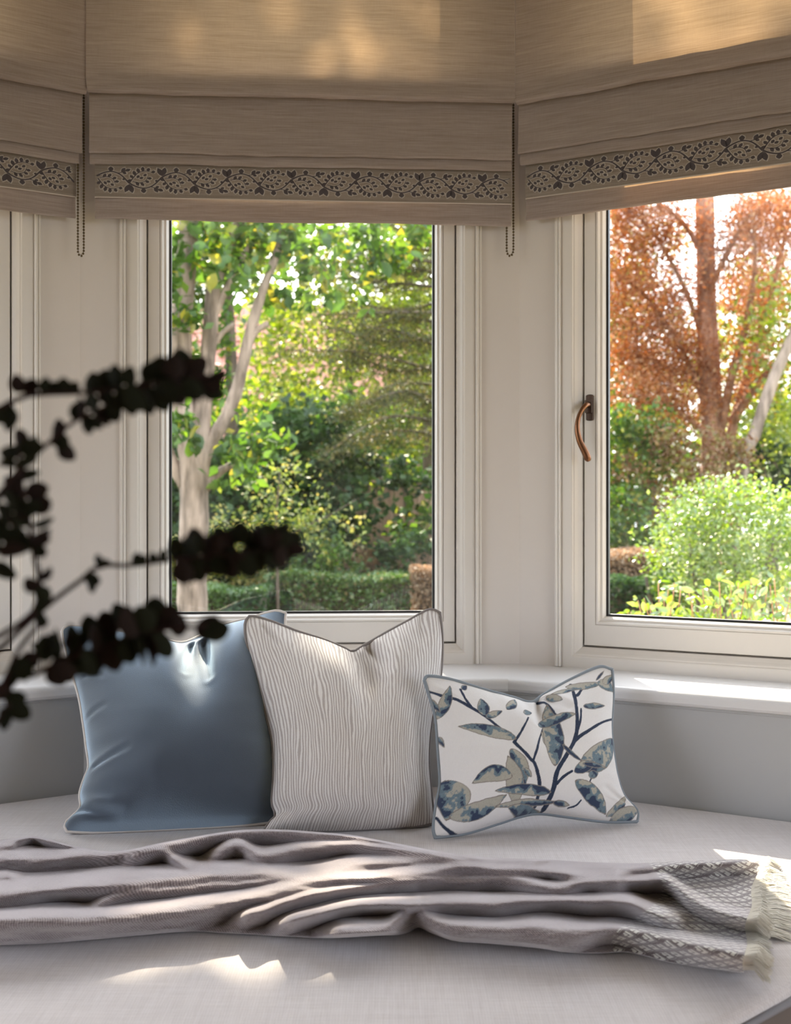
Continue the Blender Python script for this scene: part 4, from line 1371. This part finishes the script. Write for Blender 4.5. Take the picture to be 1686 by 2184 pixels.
# ------------------------------------------------------------------ the garden
GZ = -0.35
m, nt, out = new_mat('garden_ground')
tcg = nd(nt, 'ShaderNodeTexCoord').outputs['Object']
ng = nd(nt, 'ShaderNodeTexNoise'); ng.inputs['Scale'].default_value = 1.1; ng.inputs['Detail'].default_value = 8
nt.links.new(tcg, ng.inputs['Vector'])
p = nd(nt, 'ShaderNodeBsdfPrincipled'); p.inputs['Roughness'].default_value = 0.95
nt.links.new(mixc(nt, ng.outputs[0], (0.06, 0.09, 0.025), (0.20, 0.16, 0.08)), p.inputs['Base Color'])
nt.links.new(p.outputs[0], out.inputs[0])
part('ground', *(lambda b: (b.V, b.F))(MB().box(-45, 45, -30, 60, GZ - 0.3, GZ)), m, kind='structure')

LM = {}
G = lambda *c: tuple(c)
LM['lime'] = leaf_mat('lime_leaf', [(0, (.12, .20, .03)), (.5, (.26, .36, .06)), (1, (.46, .50, .13))], .55, .05, 1.35)
LM['mid'] = leaf_mat('mid_leaf', [(0, (.045, .10, .022)), (.45, (.09, .19, .04)), (.85, (.18, .30, .06)), (1, (.42, .38, .08))], .45, .03, 1.4)
LM['dark'] = leaf_mat('dark_leaf', [(0, (.020, .050, .020)), (.5, (.042, .10, .030)), (1, (.10, .18, .05))], .3, .025, 1.2)
LM['cedar'] = leaf_mat('cedar_needles', [(0, (.04, .055, .02)), (.5, (.085, .10, .03)), (.85, (.16, .15, .05)), (1, (.30, .24, .10))], .35, .03, 1.3)
LM['bronze'] = leaf_mat('bronze_needles', [(0, (.24, .085, .03)), (.5, (.48, .20, .075)), (.85, (.64, .33, .15)), (1, (.72, .48, .27))], .45, .03, 1.25)
LM['dry'] = leaf_mat('dry_leaf', [(0, (.20, .12, .06)), (.5, (.40, .26, .15)), (1, (.58, .44, .28))], .35, .03, 1.2)
LM['yellow'] = leaf_mat('yellow_leaf', [(0, (.16, .22, .05)), (.6, (.34, .38, .10)), (1, (.58, .46, .14))], .5, .04, 1.3)
LM['sap'] = leaf_mat('sapling_leaf', [(0, (.12, .18, .05)), (.6, (.26, .34, .09)), (1, (.52, .46, .16))], .45, .04, 1.3)
LM['fresh'] = leaf_mat('fresh_leaf', [(0, (.14, .26, .04)), (.5, (.24, .38, .07)), (1, (.42, .52, .16))], .45, .10, 1.3)
LM['hedge'] = leaf_mat('hedge_leaf', [(0, (.05, .12, .03)), (.5, (.12, .24, .055)), (.9, (.24, .36, .09)), (1, (.45, .30, .14))], .35, .06, 1.3)
LM['pink'] = leaf_mat('russet_leaf', [(0, (.20, .10, .05)), (.5, (.34, .20, .10)), (.8, (.30, .30, .10)), (1, (.60, .40, .22))], .4, .03, 1.2)
BK = bark_mat('grey_bark', (.10, .072, .052), (.33, .25, .195))
BK2 = bark_mat('red_bark', (.16, .075, .045), (.42, .22, .14))
BK3 = bark_mat('brown_bark', (.045, .032, .022), (.13, .095, .065))


def leaf_mesh(name, P, size, mat, asp=0.55, up=0.35, droop=0.0, tint=None):
    """one folded two-triangle blade per point"""
    P = np.asarray(P); N = len(P)
    n = RNG.normal(size=(N, 3)); n[:, 2] += up * 3
    n /= np.linalg.norm(n, axis=1, keepdims=True)
    a = RNG.normal(size=(N, 3)); a[:, 2] -= droop
    a -= (a * n).sum(1, keepdims=True) * n
    a /= np.linalg.norm(a, axis=1, keepdims=True) + 1e-9
    b = np.cross(n, a)
    L = size * RNG.uniform(.7, 1.3, (N, 1)); W = L * asp
    V = np.empty((N, 4, 3))
    V[:, 0] = P - a * L * .5
    V[:, 1] = P + b * W * .5 + n * W * .14
    V[:, 2] = P + a * L * .5
    V[:, 3] = P - b * W * .5 + n * W * .14
    i = np.arange(N)[:, None] * 4
    Fc = np.concatenate([i + np.array([[0, 2, 1]]), i + np.array([[0, 3, 2]])], 0)
    me = mesh_from(name, V.reshape(-1, 3), Fc, mat, False)
    t = RNG.uniform(0, 1, N) if tint is None else np.clip(tint + RNG.normal(0, .18, N), 0, 1)
    at_ = me.attributes.new('tint', 'FLOAT', 'POINT')
    at_.data.foreach_set('value', np.repeat(t, 4).astype(np.float32))
    return me


def blob(c, r, n, clumps=None, cs=0.28, shell=0.5):
    """points in clumps within an ellipsoid"""
    c = np.array(c, float); r = np.array(r if hasattr(r, '__len__') else (r, r, r), float)
    if clumps is None: clumps = max(6, n // 60)
    q = RNG.normal(size=(clumps, 3)); q /= np.linalg.norm(q, axis=1, keepdims=True)
    q *= np.power(RNG.uniform(shell ** 3, 1, (clumps, 1)), 1 / 3)
    k = RNG.integers(0, clumps, n)
    rm = r.min()
    return c + q[k] * r + RNG.normal(size=(n, 3)) * cs * rm


def plant_thing(name, base, label, cat, foliage=(), wood=None, wood_mat=None, group=None, fname='foliage'):
    """foliage: list of (points, size, material, kw)"""
    e = empty(name, tuple(base), label=label, cat=cat, group=group)
    b = np.array(base)
    for P, size, mat, kw in foliage:
        P = np.asarray(P)
        P = P[P[:, 2] > GZ + 0.01]
        me = leaf_mesh(fname, P - b, size, mat, **kw)
        link(fname, me, e, kind='stuff')
    if wood:
        for nm, paths in wood.items():
            mb = MB()
            for pts, r0, r1 in paths:
                A = spline([tuple(np.array(q) - b) for q in pts], max(8, 4 * len(pts)))
                rr_ = np.linspace(r0, r1, len(A)) * (1 + .08 * vnoise(np.arange(len(A)) * 1.3, len(pts)))
                mb.tube(A.tolist(), rr_, 9)
            mb.part(nm, wood_mat, e, smooth=True)
    return e


def pxpath(pts, D):
    return [tuple(at(x, y, D + (dz[0] if dz else 0))) for x, y, *dz in pts]


# 1 broadleaf tree on the left
D1 = 8.0
tb_ = np.array((at(412, 1140, D1).x, D1, GZ))
trunk = [([tuple(tb_ + np.array((0, 0, 0)))] + pxpath([(410, 1200), (414, 1120), (414, 1040), (408, 970), (396, 900), (387, 830), (384, 740), (389, 640), (398, 540), (405, 440), (412, 330), (430, 120), (470, -160)], D1), .125, .035)]
limbs = [
         (pxpath([(414, 1100), (424, 1010), (428, 950), (431, 880), (440, 790), (448, 700), (455, 620), (480, 540), (520, 450), (560, 330)], D1), .080, .03),
         (pxpath([(420, 1040), (432, 985), (452, 940), (482, 890), (505, 830), (520, 770), (535, 700), (560, 620), (590, 540), (620, 440)], D1), .055, .025),
         (pxpath([(528, 735), (548, 705), (572, 690)], D1), .03, .02),
         (pxpath([(400, 1045), (375, 1000), (352, 950), (320, 860), (300, 700)], D1), .05, .03),
         (pxpath([(438, 1042), (455, 1018), (478, 1000), (510, 985)], D1), .04, .02),
         (pxpath([(440, 760), (470, 715), (500, 690)], D1), .028, .015),
         (pxpath([(450, 690), (500, 580), (545, 500), (570, 430)], D1), .028, .014)]
crown = [blob(at(420, 530, D1 - .3), (.30, .35, .30), 300), blob(at(560, 520, D1 + .3), (.55, .6, .22), 420, cs=.4), blob(at(800, 505, D1 + .2), (.60, .6, .16), 420, cs=.5),
         blob(at(380, 640, D1 - .3), (.14, .3, .3), 110), blob(at(540, 930, D1 - .2), (.20, .3, .20), 170), blob(at(440, 900, D1 + .1), (.5, .2, .3), 60),
         blob(at(380, 930, D1 - .4), (.10, .2, .25), 60), blob(at(620, 600, D1 + .2), (.28, .4, .25), 130), blob(at(500, 1000, D1), (.2, .3, .15), 60),
         blob(at(700, 560, D1 + .3), (.7, .6, .2), 260, cs=.4)]
cl_ = np.vstack(crown)
high = np.vstack([blob((-1.35, 8.0, 5.3), (1.0, 1.5, .85), 5200, 110, .16, .15), blob((-2.2, 8.0, 5.0), (1.0, 1.4, 1.0), 2500, 80, .2, .2), blob((-.80, 8.2, 5.75), (.50, 1.2, .85), 4200, 80, .22, .1), blob((-.75, 8.0, 6.75), (.75, 1.0, .45), 700, 30, .2, .1), blob((.28, 8.3, 6.85), (.65, 1.0, .42), 330, 16, .2, .1)])
gaps = [(seat_pt(560, 1928, .04), .035), (seat_pt(680, 1906, .04), .045), (seat_pt(800, 1888, .04), .03), (seat_pt(310, 2028), .022), (seat_pt(395, 2014), .012),
        (seat_pt(545, 2130), -.012), (tuple(at(425, 1445, 2.24)), .045), (tuple(at(700, 1400, 2.22)), .03)]
sd_ = np.array(SUN_DIR)
for g_, gr_ in gaps:                                       # unseen crown leaves cleared along sun lines to place the light patches
    rel_ = high - np.array(g_)
    dist_ = np.linalg.norm(rel_ - (rel_ @ sd_)[:, None] * sd_, axis=1)
    high = high[(dist_ > gr_ + .035) | (RNG.uniform(0, 1, len(high)) < .06)]
tree1 = plant_thing('broadleaf_tree', tuple(tb_), 'pale-barked forking broadleaf tree at the left of the middle window', 'tree',
                    [(high, .11, LM['mid'], dict(droop=.6))], dict(trunk=trunk, limb=limbs), BK)
# its nearest leaves, one by one
def big_leaf(name, mat, t):
    V = [(0, 0, 0)]; rows = [(.15, .20), (.38, .33), (.62, .28), (.84, .12)]
    for x, w in rows: V += [(x, w, .05 + .04 * x), (x, 0, -.10 * x * x), (x, -w, .05 + .04 * x)]
    V.append((1.0, 0, -.16))
    Fc = [(0, 2, 1), (0, 3, 2)]
    for i in range(3):
        a = 1 + i * 3
        Fc += [(a, a + 1, a + 4, a + 3), (a + 1, a + 2, a + 5, a + 4)]
    Fc += [(10, 11, 13), (11, 12, 13)]
    me = mesh_from(name, V, Fc, mat, True)
    q = me.attributes.new('tint', 'FLOAT', 'POINT'); q.data.foreach_set('value', np.full(len(V), t, dtype=np.float32))
    return me


def single_leaves(root, base, P, size, meshes, droop=1.0, wide=1.0):
    for q in P:
        d = Vector(RNG.normal(size=3)); d.z -= droop * 1.4; d.normalize()
        s = d.cross(Vector(RNG.normal(size=3))).normalized(); n = d.cross(s)
        k = size * random.uniform(.75, 1.25)
        o = bpy.data.objects.new('leaf', meshes[random.randrange(len(meshes))])
        COL.objects.link(o); o.parent = root
        o.matrix_local = Matrix.Translation(Vector(q) - Vector(base)) @ Matrix((d, s, n)).transposed().to_4x4() @ Matrix.Diagonal((k, k * wide, k, 1))


bl1 = [big_leaf('broad_leaf', LM['mid'], t) for t in (.15, .35, .5, .62, .78, .97)]
RNG.shuffle(cl_)
single_leaves(tree1, tb_, cl_[:290], .115, bl1)
link('foliage', leaf_mesh('foliage', cl_[290:] - tb_, .10, LM['mid'], droop=.8), tree1, kind='stuff')

# 2 cedar-like conifer on the right of the middle window
D2 = 10.5
cb = np.array((at(925, 1100, D2).x + .12, D2, GZ))
tw2 = [([tuple(cb), tuple(cb + np.array((-.03, 0, 1.6))), tuple(cb + np.array((0, 0, 3.0))), tuple(cb + np.array((.05, 0, 5.2)))], .11, .05)]
brs, P2 = [], []
for i in range(20):
    py = 470 + 24 * i if i < 22 else 1000
    py = 430 + 500 * i / 19
    z = at(0, py, D2).z
    Lb = RNG.uniform(.7, 1.5) * (1 if py < 900 else .8)
    dy = RNG.uniform(-1.0, 0.9)
    p_a = cb + np.array((0, 0, z - GZ)); p_b = p_a + np.array((-Lb * .5, dy * .5, RNG.uniform(-.10, .16))); p_c = p_a + np.array((-Lb, dy, RNG.uniform(-.34, .16) * Lb))
    brs.append(([tuple(p_a), tuple(p_b), tuple(p_c)], .018, .004))
    A = spline([p_a, p_b, p_c], 30)
    k = RNG.integers(4, 30, 1300)
    q = A[k] + np.stack([RNG.normal(0, .09, 1300), RNG.normal(0, .13, 1300), -np.abs(RNG.normal(0, .085, 1300)) + .02], 1)
    P2.append(q)
for i in range(8):
    z = at(0, 450 + 75 * i, D2).z
    p_a = cb + np.array((0, 0, z - GZ)); p_c = p_a + np.array((RNG.uniform(.5, 1.1), RNG.uniform(-.8, .8), -.1))
    brs.append(([tuple(p_a), tuple((p_a + p_c) / 2 + np.array((0, 0, .08))), tuple(p_c)], .025, .006))
    A = spline([p_a, p_c], 20); k = RNG.integers(3, 20, 700)
    P2.append(A[k] + np.stack([RNG.normal(0, .10, 700), RNG.normal(0, .14, 700), -np.abs(RNG.normal(0, .09, 700))], 1))
plant_thing('conifer_tree', tuple(cb), 'olive-dark conifer with drooping branches at the right of the middle window', 'tree',
            [(np.vstack(P2), .036, LM['cedar'], dict(asp=.4, droop=.8))], dict(trunk=tw2, branch=brs), BK3, fname='needles')

# 3 ivy-covered bank behind the trunk
D3 = 11.0
P3 = np.vstack([blob(at(560, 1090, D3), (1.2, .5, .75), 5200, 200, .2, .5), blob(at(655, 950, D3 + .4), (.5, .5, .42), 1700, 80, .22, .4), blob(at(380, 1080, D3), (.6, .5, .8), 2200, 90, .2, .5), blob(at(540, 1180, D3 - .5), (.8, .5, .5), 2200, 100, .2, .4)])
plant_thing('ivy_bank', tuple(at(560, 1075, D3) * 1.0 - Vector((0, 0, at(0, 1075, D3).z - GZ))), 'dark green ivy-covered bank behind the pale trunk', 'ivy',
            [(P3, .085, LM['dark'], dict(asp=.8))], dict(stem=[([tuple(at(560, 1430, D3)), tuple(at(565, 1200, D3)), tuple(at(560, 1000, D3))], .04, .015)]), BK3)

# 4 wooden fence of upright boards
fence = empty('garden_fence', (at(780, 1075, 11.7).x, 11.7, GZ), label='weathered brown board fence partly hidden by ivy', cat='fence')
M['fence'] = bark_mat('fence_wood', (.26, .15, .095), (.52, .345, .235), (40, 40, 4))
bw = 0.118
for i in range(26):
    x = (i - 13) * bw
    h = 1.62 + .03 * math.sin(i * 2.1) if i < 11 else 1.72 + .03 * math.sin(i * 1.7)
    b = MB().box(-bw * .46, bw * .46, -.010 + .004 * (i % 2), .010 + .004 * (i % 2), 0.0, h)
    b.part('board', M['fence'], fence, loc=(x, 0, 0))
for z in (.4, 1.35):
    MB().box(-13.4 * bw, 13.0 * bw, .018, .06, z, z + .09).part('rail', M['fence'], fence)
plant_thing('ivy_clump', (at(840, 1075, 11.3).x, 11.3, GZ), 'ivy growing over the right top of the brown fence', 'ivy',
            [(np.vstack([blob(at(770, 985, 11.4), (.45, .15, .16), 420, 36, .4), blob(at(880, 1030, 11.3), (.3, .15, .10), 200, 24, .5)]), .08, LM['dark'], dict(asp=.8)),
             (blob(at(880, 1120, 11.0), (.20, .2, .30), 260, 24, .3), .10, LM['mid'], dict(asp=.8))],
            dict(stem=[([tuple(at(875, 1400, 11.3)), tuple(at(872, 1200, 11.3)), tuple(at(860, 1040, 11.35))], .025, .01)]), BK3)

# 5 far house: tiled roof seen through the leaves
HD = 23.0
house = empty('house', (at(580, 1075, HD).x, HD, GZ), label='distant house with a pinkish clay tiled roof behind the trees', cat='house')
M['tile'] = paint('clay_tile', (.40, .185, .13), .85, .12)
M['brick'] = paint('house_wall', (.34, .20, .15), .9, .12)
x0h = -2.3
MB().box(x0h, 3.2, .5, 5.0, 0, 2.9).part('wall', M['brick'], house)
rs = MB()
rs.add([(x0h - .2, .2, 2.82), (3.4, .2, 2.82), (3.4, 3.4, 6.2), (x0h - .2, 3.4, 6.2), (3.4, 5.4, 2.82), (x0h - .2, 5.4, 2.82)], [(0, 1, 2, 3), (3, 2, 4, 5), (0, 3, 5), (1, 4, 2), (0, 5, 4, 1)])
rs.part('roof_deck', M['brick'], house)
sl = Vector((0, 3.2, 3.38)).normalized(); nrm_ = Vector((0, -3.38, 3.2)).normalized()
tmb = MB()
tw_ = .30
V = []
for (a, t) in ((0, 0.0), (tw_ * .5, .035), (tw_ * .96, 0.0)):
    for l, hgt in ((0, .045), (.36, .012)):
        q = Vector((a, 0, 0)) + sl * l + nrm_ * (hgt + t); V.append(tuple(q))
for (a, t) in ((0, -.02), (tw_ * .96, -.02)):
    q = Vector((a, 0, 0)) + nrm_ * (.01); V.append(tuple(q))
tme = mesh_from('roof_tile', V, [(0, 2, 3, 1), (2, 4, 5, 3), (0, 6, 7, 4, 2)], M['tile'])
for r_ in range(15):
    for c_ in range(18):
        q = Vector((x0h - .2 + c_ * tw_ + (tw_ * .5 if r_ % 2 else 0), .2, 2.84)) + sl * (.29 * r_)
        o = bpy.data.objects.new('roof_tile', tme); COL.objects.link(o); o.parent = house; o.location = q

# 6 trees further back
def far_tree(px, py, D, r, n, size, lm, label, tint=None, trunk_px=None):
    c = at(px, py, D)
    base = (c.x, D, GZ)
    plant_thing('distant_tree', base, label, 'tree', [(blob(c, r, n, None, .17, .25), size, lm, dict(droop=.4))],
                dict(trunk=[([base, (c.x + .1, D, (GZ + c.z) / 2), (c.x, D, c.z)], .14, .05)]), BK3, group=None)


far_tree(480, 490, 15.0, (1.5, 1.2, .75), 4500, .12, LM['lime'], 'bright lime tree behind the forking trunk, high up')
far_tree(740, 760, 17.0, (1.7, 1.2, 2.0), 9000, .12, LM['lime'], 'sunlit yellow-green tree glowing behind the drooping conifer')
far_tree(730, 930, 14.0, (.8, .8, .5), 2600, .10, LM['mid'], 'mid green small tree below the clay roof')
far_tree(900, 660, 19.0, (1.1, 1.2, 2.3), 5200, .13, LM['lime'], 'yellow-green tree behind the conifer trunk at the pane edge')
far_tree(380, 760, 14.0, (.6, .8, 2.2), 4500, .11, LM['mid'], 'green tree filling the gap left of the forking trunk')
far_tree(1640, 820, 19.0, (1.3, 1.2, 2.2), 6500, .12, LM['lime'], 'pale lime tree at the far right behind the leaning trunk')
far_tree(1360, 760, 17.0, (1.0, 1.2, 2.3), 5200, .11, LM['yellow'], 'yellowish tree behind the bronze conifer')
far_tree(1220, 900, 16.0, (1.0, 1.2, 2.6), 4200, .12, LM['mid'], 'green tree far back at the left edge of the right window')

far_tree(150, 860, 17.0, (1.6, 1.2, 1.3), 3600, .13, LM['mid'], 'low green tree far back at the left edge of the middle window')
far_tree(1090, 820, 15.5, (1.1, 1.2, 1.8), 4200, .12, LM['lime'], 'light green tree far back between the middle and right windows')
belt = np.stack([RNG.uniform(-10, 13, 17000), 21.2 + RNG.normal(0, .4, 17000), GZ + RNG.uniform(0, 1, 17000) ** .8 * 3.6], 1)
belt[:, 2] *= 1 + .15 * vnoise(belt[:, 0] * .9, 3)
plant_thing('distant_hedge', (1.5, 21.2, GZ), 'tall mixed hedge closing the far end of the garden', 'hedge', [(belt, .20, LM['mid'], dict(asp=.7))],
            dict(stem=[([(1.5, 21.4, GZ), (1.6, 21.4, 1.2), (1.5, 21.4, 2.4)], .1, .05)]), BK3)

# 7 sapling
ssb = (at(590, 1100, 9.0).x, 9.0, GZ)
plant_thing('sapling', ssb, 'slim sapling with sparse yellow-green leaves before the ivy', 'sapling',
            [(np.vstack([blob(at(600, 1060, 9.0), (.30, .35, .34), 520, 60, .2, .2), blob(at(680, 1130, 9.0), (.34, .3, .22), 330, 50, .2, .2), blob(at(500, 1140, 9.1), (.3, .3, .22), 360, 40, .2, .2)]), .046, LM['sap'], dict(droop=.3))],
            dict(stem=[([ssb, tuple(at(592, 1250, 9)), tuple(at(588, 1120, 9)), tuple(at(598, 1000, 9))], .018, .006), (pxpath([(590, 1170), (640, 1130), (700, 1100), (760, 1065)], 9.0), .009, .004), (pxpath([(590, 1200), (540, 1150), (480, 1120)], 9.0), .008, .004)]), BK3)

# 8 clipped hedges
def hedge(px0, px1, ytop, D, dep, lm, n, size, label, tint=None, cat='hedge'):
    a, b = at(px0, ytop, D), at(px1, ytop, D)
    x0, x1, zt = a.x, b.x, a.z
    e = empty('clipped_hedge', ((x0 + x1) / 2, D + dep / 2, GZ), label=label, cat=cat)
    off = np.array(((x0 + x1) / 2, D + dep / 2, GZ))
    cr_ = MB().box(x0 - off[0] + .05, x1 - off[0] - .05, -dep / 2 + .06, dep / 2 - .06, 0, zt - GZ - .06)
    cr_.part('twig_core', BK3, e)
    k = int(n * .5)
    P = np.vstack([np.stack([RNG.uniform(x0, x1, k), D + np.abs(RNG.normal(0, .035, k)), RNG.uniform(GZ, zt, k)], 1),
                   np.stack([RNG.uniform(x0, x1, n - k), D + RNG.uniform(0, dep, n - k), zt - np.abs(RNG.normal(0, .04, n - k)) + .03], 1)])
    P[:, 2] += .035 * vnoise(P[:, 0] * 2.3, 4) + .02 * vnoise(P[:, 0] * 7, 6)
    P[:, 1] += .04 * vnoise2(P[:, 0] * 3, P[:, 2] * 4, 6)
    tn = None if tint is None else tint(P)
    link('foliage', leaf_mesh('foliage', P - off, size, lm, asp=.6, tint=tn), e, kind='stuff')


hedge(560, 880, 1232, 9.4, .8, LM['hedge'], 16000, .035, 'clipped green box hedge along the bottom of the middle window')
hedge(300, 565, 1262, 8.8, .6, LM['hedge'], 11000, .035, 'lower clipped hedge with browned leaves at the left of the middle window', tint=lambda P: .55 + .45 * vnoise2(P[:, 0] * 2.5, P[:, 2] * 5, 3))
hedge(875, 1010, 1222, 9.0, .9, LM['dry'], 7000, .035, 'browned dead stretch of hedge at the right of the middle window')
hedge(1230, 1425, 1188, 9.0, .8, LM['dry'], 9000, .035, 'browned low hedge at the left of the right window')
hedge(1240, 1470, 1246, 7.6, .6, LM['dark'], 9000, .032, 'dark green low hedge in front of the browned hedge')

def bush(px, py, D, r, n, size, lm, label, asp=.6, up=.35, clumps=None, cs=.17, name='shrub'):
    c = at(px, py, D)
    base = (c.x, D, GZ)
    plant_thing(name, base, label, 'shrub', [(blob(c, r, n, clumps, cs, .55), size, lm, dict(asp=asp, up=up))],
                dict(stem=[([base, (c.x + .04, D, (GZ + c.z) / 2), (c.x - .05, D, c.z)], .03, .012), ([base, (c.x - .2, D, (GZ + c.z) / 2), (c.x - .3, D, c.z)], .025, .01)]), BK3)


bush(450, 1215, 9.9, (.75, .4, .34), 2600, .055, LM['yellow'], 'low yellow-green shrub in front of the pale trunk')
bush(770, 1200, 10.6, (.75, .4, .20), 1700, .055, LM['pink'], 'low russet undergrowth before the brown fence')
bush(880, 1190, 10.2, (.35, .3, .25), 900, .06, LM['dark'], 'small dark shrub at the foot of the fence by the pane edge')
bush(640, 1205, 10.0, (.7, .3, .25), 1700, .055, LM['mid'], 'low green undergrowth behind the box hedge')
bush(190, 1170, 11.0, (.9, .4, .45), 2200, .07, LM['dark'], 'dark shrub at the far left of the garden behind the low hedge')
bush(1100, 1130, 11.0, (.8, .4, .6), 2600, .07, LM['mid'], 'green shrub between the middle and right windows')
# right window
bush(1580, 1160, 6.6, (.55, .5, .36), 9000, .032, LM['fresh'], 'rounded fresh green clipped bush at the right', clumps=240, cs=.14)
bush(1480, 1230, 7.0, (.35, .3, .18), 1800, .035, LM['mid'], 'shaded green bush below the rounded bush')
bush(1345, 970, 11.0, (.45, .5, .45), 3000, .06, LM['mid'], 'mid green shrub at the left of the right window, upper')
bush(1340, 1120, 10.4, (.40, .4, .35), 2400, .055, LM['mid'], 'mixed green shrub at the left of the right window, lower')
bush(1460, 1040, 10.6, (.62, .5, .62), 4600, .05, LM['pink'], 'russet and olive shrub under the bronze conifer')
bush(1640, 1000, 12.5, (.45, .4, .40), 2600, .07, LM['dark'], 'blue-green shrub beside the leaning trunk')

# 9 bronze conifer
D9 = 12.0
b9 = (at(1500, 1075, D9).x, D9, GZ)
w9 = [([b9] + pxpath([(1520, 1000), (1515, 860), (1508, 720), (1504, 560), (1502, 400), (1500, 200), (1498, -80)], D9), .15, .07)]
br9, P9 = [], []
forks = [[(1545, 980), (1570, 880), (1600, 780), (1640, 640), (1670, 520), (1700, 380)], [(1560, 900), (1600, 840), (1650, 780), (1720, 720)], [(1510, 880), (1460, 760), (1400, 660), (1340, 600), (1280, 560)],
         [(1508, 760), (1470, 640), (1420, 540), (1370, 470), (1310, 430)], [(1506, 640), (1540, 560), (1590, 470), (1650, 420)], [(1505, 560), (1460, 480), (1400, 430), (1350, 380)], [(1530, 940), (1560, 800), (1590, 690), (1610, 560), (1600, 440)],
         [(1505, 800), (1440, 790), (1370, 760), (1300, 750)], [(1510, 930), (1450, 880), (1400, 850), (1330, 840)]]
for i, fk in enumerate(forks):
    dz = RNG.uniform(-.9, .9)
    pts = [tuple(at(x, y, D9 + dz * j / (len(fk) - 1))) for j, (x, y) in enumerate(fk)]
    br9.append((pts, .06 if i in (0, 1, 6) else .035, .012))
    A = spline(pts, 40)
    nn_ = 4200 if i not in (1,) else 1400
    k = RNG.integers(10, 40, nn_)
    P9.append(A[k] + np.stack([RNG.normal(0, .16, nn_), RNG.normal(0, .22, nn_), RNG.normal(0, .14, nn_)], 1))
P9 += [blob(at(1350, 500, D9), (.45, .5, .35), 4600, 90, .26), blob(at(1360, 640, D9), (.50, .5, .38), 5600, 100, .26), blob(at(1420, 760, D9), (.50, .5, .38), 5000, 100, .26), blob(at(1640, 470, D9), (.40, .5, .35), 4600, 90, .26), blob(at(1600, 620, D9 + .3), (.40, .5, .35), 2600, 70, .26), blob(at(1480, 850, D9), (.4, .4, .3), 1500, 50, .3)]
plant_thing('conifer_tree', b9, 'bronze-orange conifer with a red-brown trunk in the right window', 'tree',
            [(np.vstack(P9), .043, LM['bronze'], dict(asp=.42, droop=.5))], dict(trunk=w9, branch=br9), BK2, fname='needles')
# 10 leaning trunk
b10 = (at(1575, 1010, 11.0).x - .15, 11.0, GZ)
plant_thing('leaning_tree', b10, 'pale leaning trunk with lime leaves at the right edge', 'tree',
            [(np.vstack([blob(at(1660, 700, 11.2), (.4, .4, .5), 500, 40, .3), blob(at(1660, 900, 11.4), (.35, .4, .4), 700, 40, .3)]), .08, LM['lime'], dict())],
            dict(trunk=[([b10] + pxpath([(1580, 1010), (1604, 940), (1630, 860), (1660, 780), (1700, 690), (1740, 560)], 11.0), .075, .05)]), BK)

# 11 near shrub under the right window: its leaves one by one
DN = 4.3
nb_ = np.array((at(1540, 1300, DN).x, DN, GZ))
near = empty('leafy_shrub', tuple(nb_), label='near shrub with bright yellow-green pointed leaves under the right window', cat='shrub')
stm, LP_ = MB(), []
for i in range(34):
    px = 1330 + 400 * (i + RNG.uniform(0, 1)) / 34
    ptop = (1276 if px < 1400 else 1248 if px < 1600 else 1242) + RNG.uniform(-8, 30)
    dd = DN + RNG.uniform(-.22, .35)
    tip = np.array(at(px, ptop, dd)); bs = nb_ + np.array(((tip[0] - nb_[0]) * .5 + RNG.normal(0, .04), dd - DN, 0)) + np.array((0, 0, .0))
    mid_ = (bs * .35 + tip * .65) + np.array((RNG.normal(0, .03), 0, .05))
    A = spline([tuple(bs), tuple(mid_), tuple(tip)], 24)
    stm.tube((A - nb_).tolist(), np.linspace(.006, .002, 24), 5)
    for k in range(14, 24):
        for s in (0, 1):
            LP_.append(A[k] + RNG.normal(0, .008, 3))
stm.part('stem', bark_mat('shrub_stem', (.30, .14, .08), (.45, .26, .14)), near, smooth=True)
LP_ = np.array(LP_)
vis = LP_[np.argsort(-LP_[:, 2])]
nl = [big_leaf('shrub_leaf', LM['fresh'], t) for t in (.1, .35, .55, .75, .95)]
single_leaves(near, nb_, vis[:295], .050, nl, droop=.25, wide=.72)
link('foliage', leaf_mesh('foliage', np.vstack([vis[295:], blob(np.array(at(1530, 1400, DN)), (.34, .2, .16), 900, 50, .3)]) - nb_, (.045), LM['fresh'], asp=.42), near, kind='stuff')
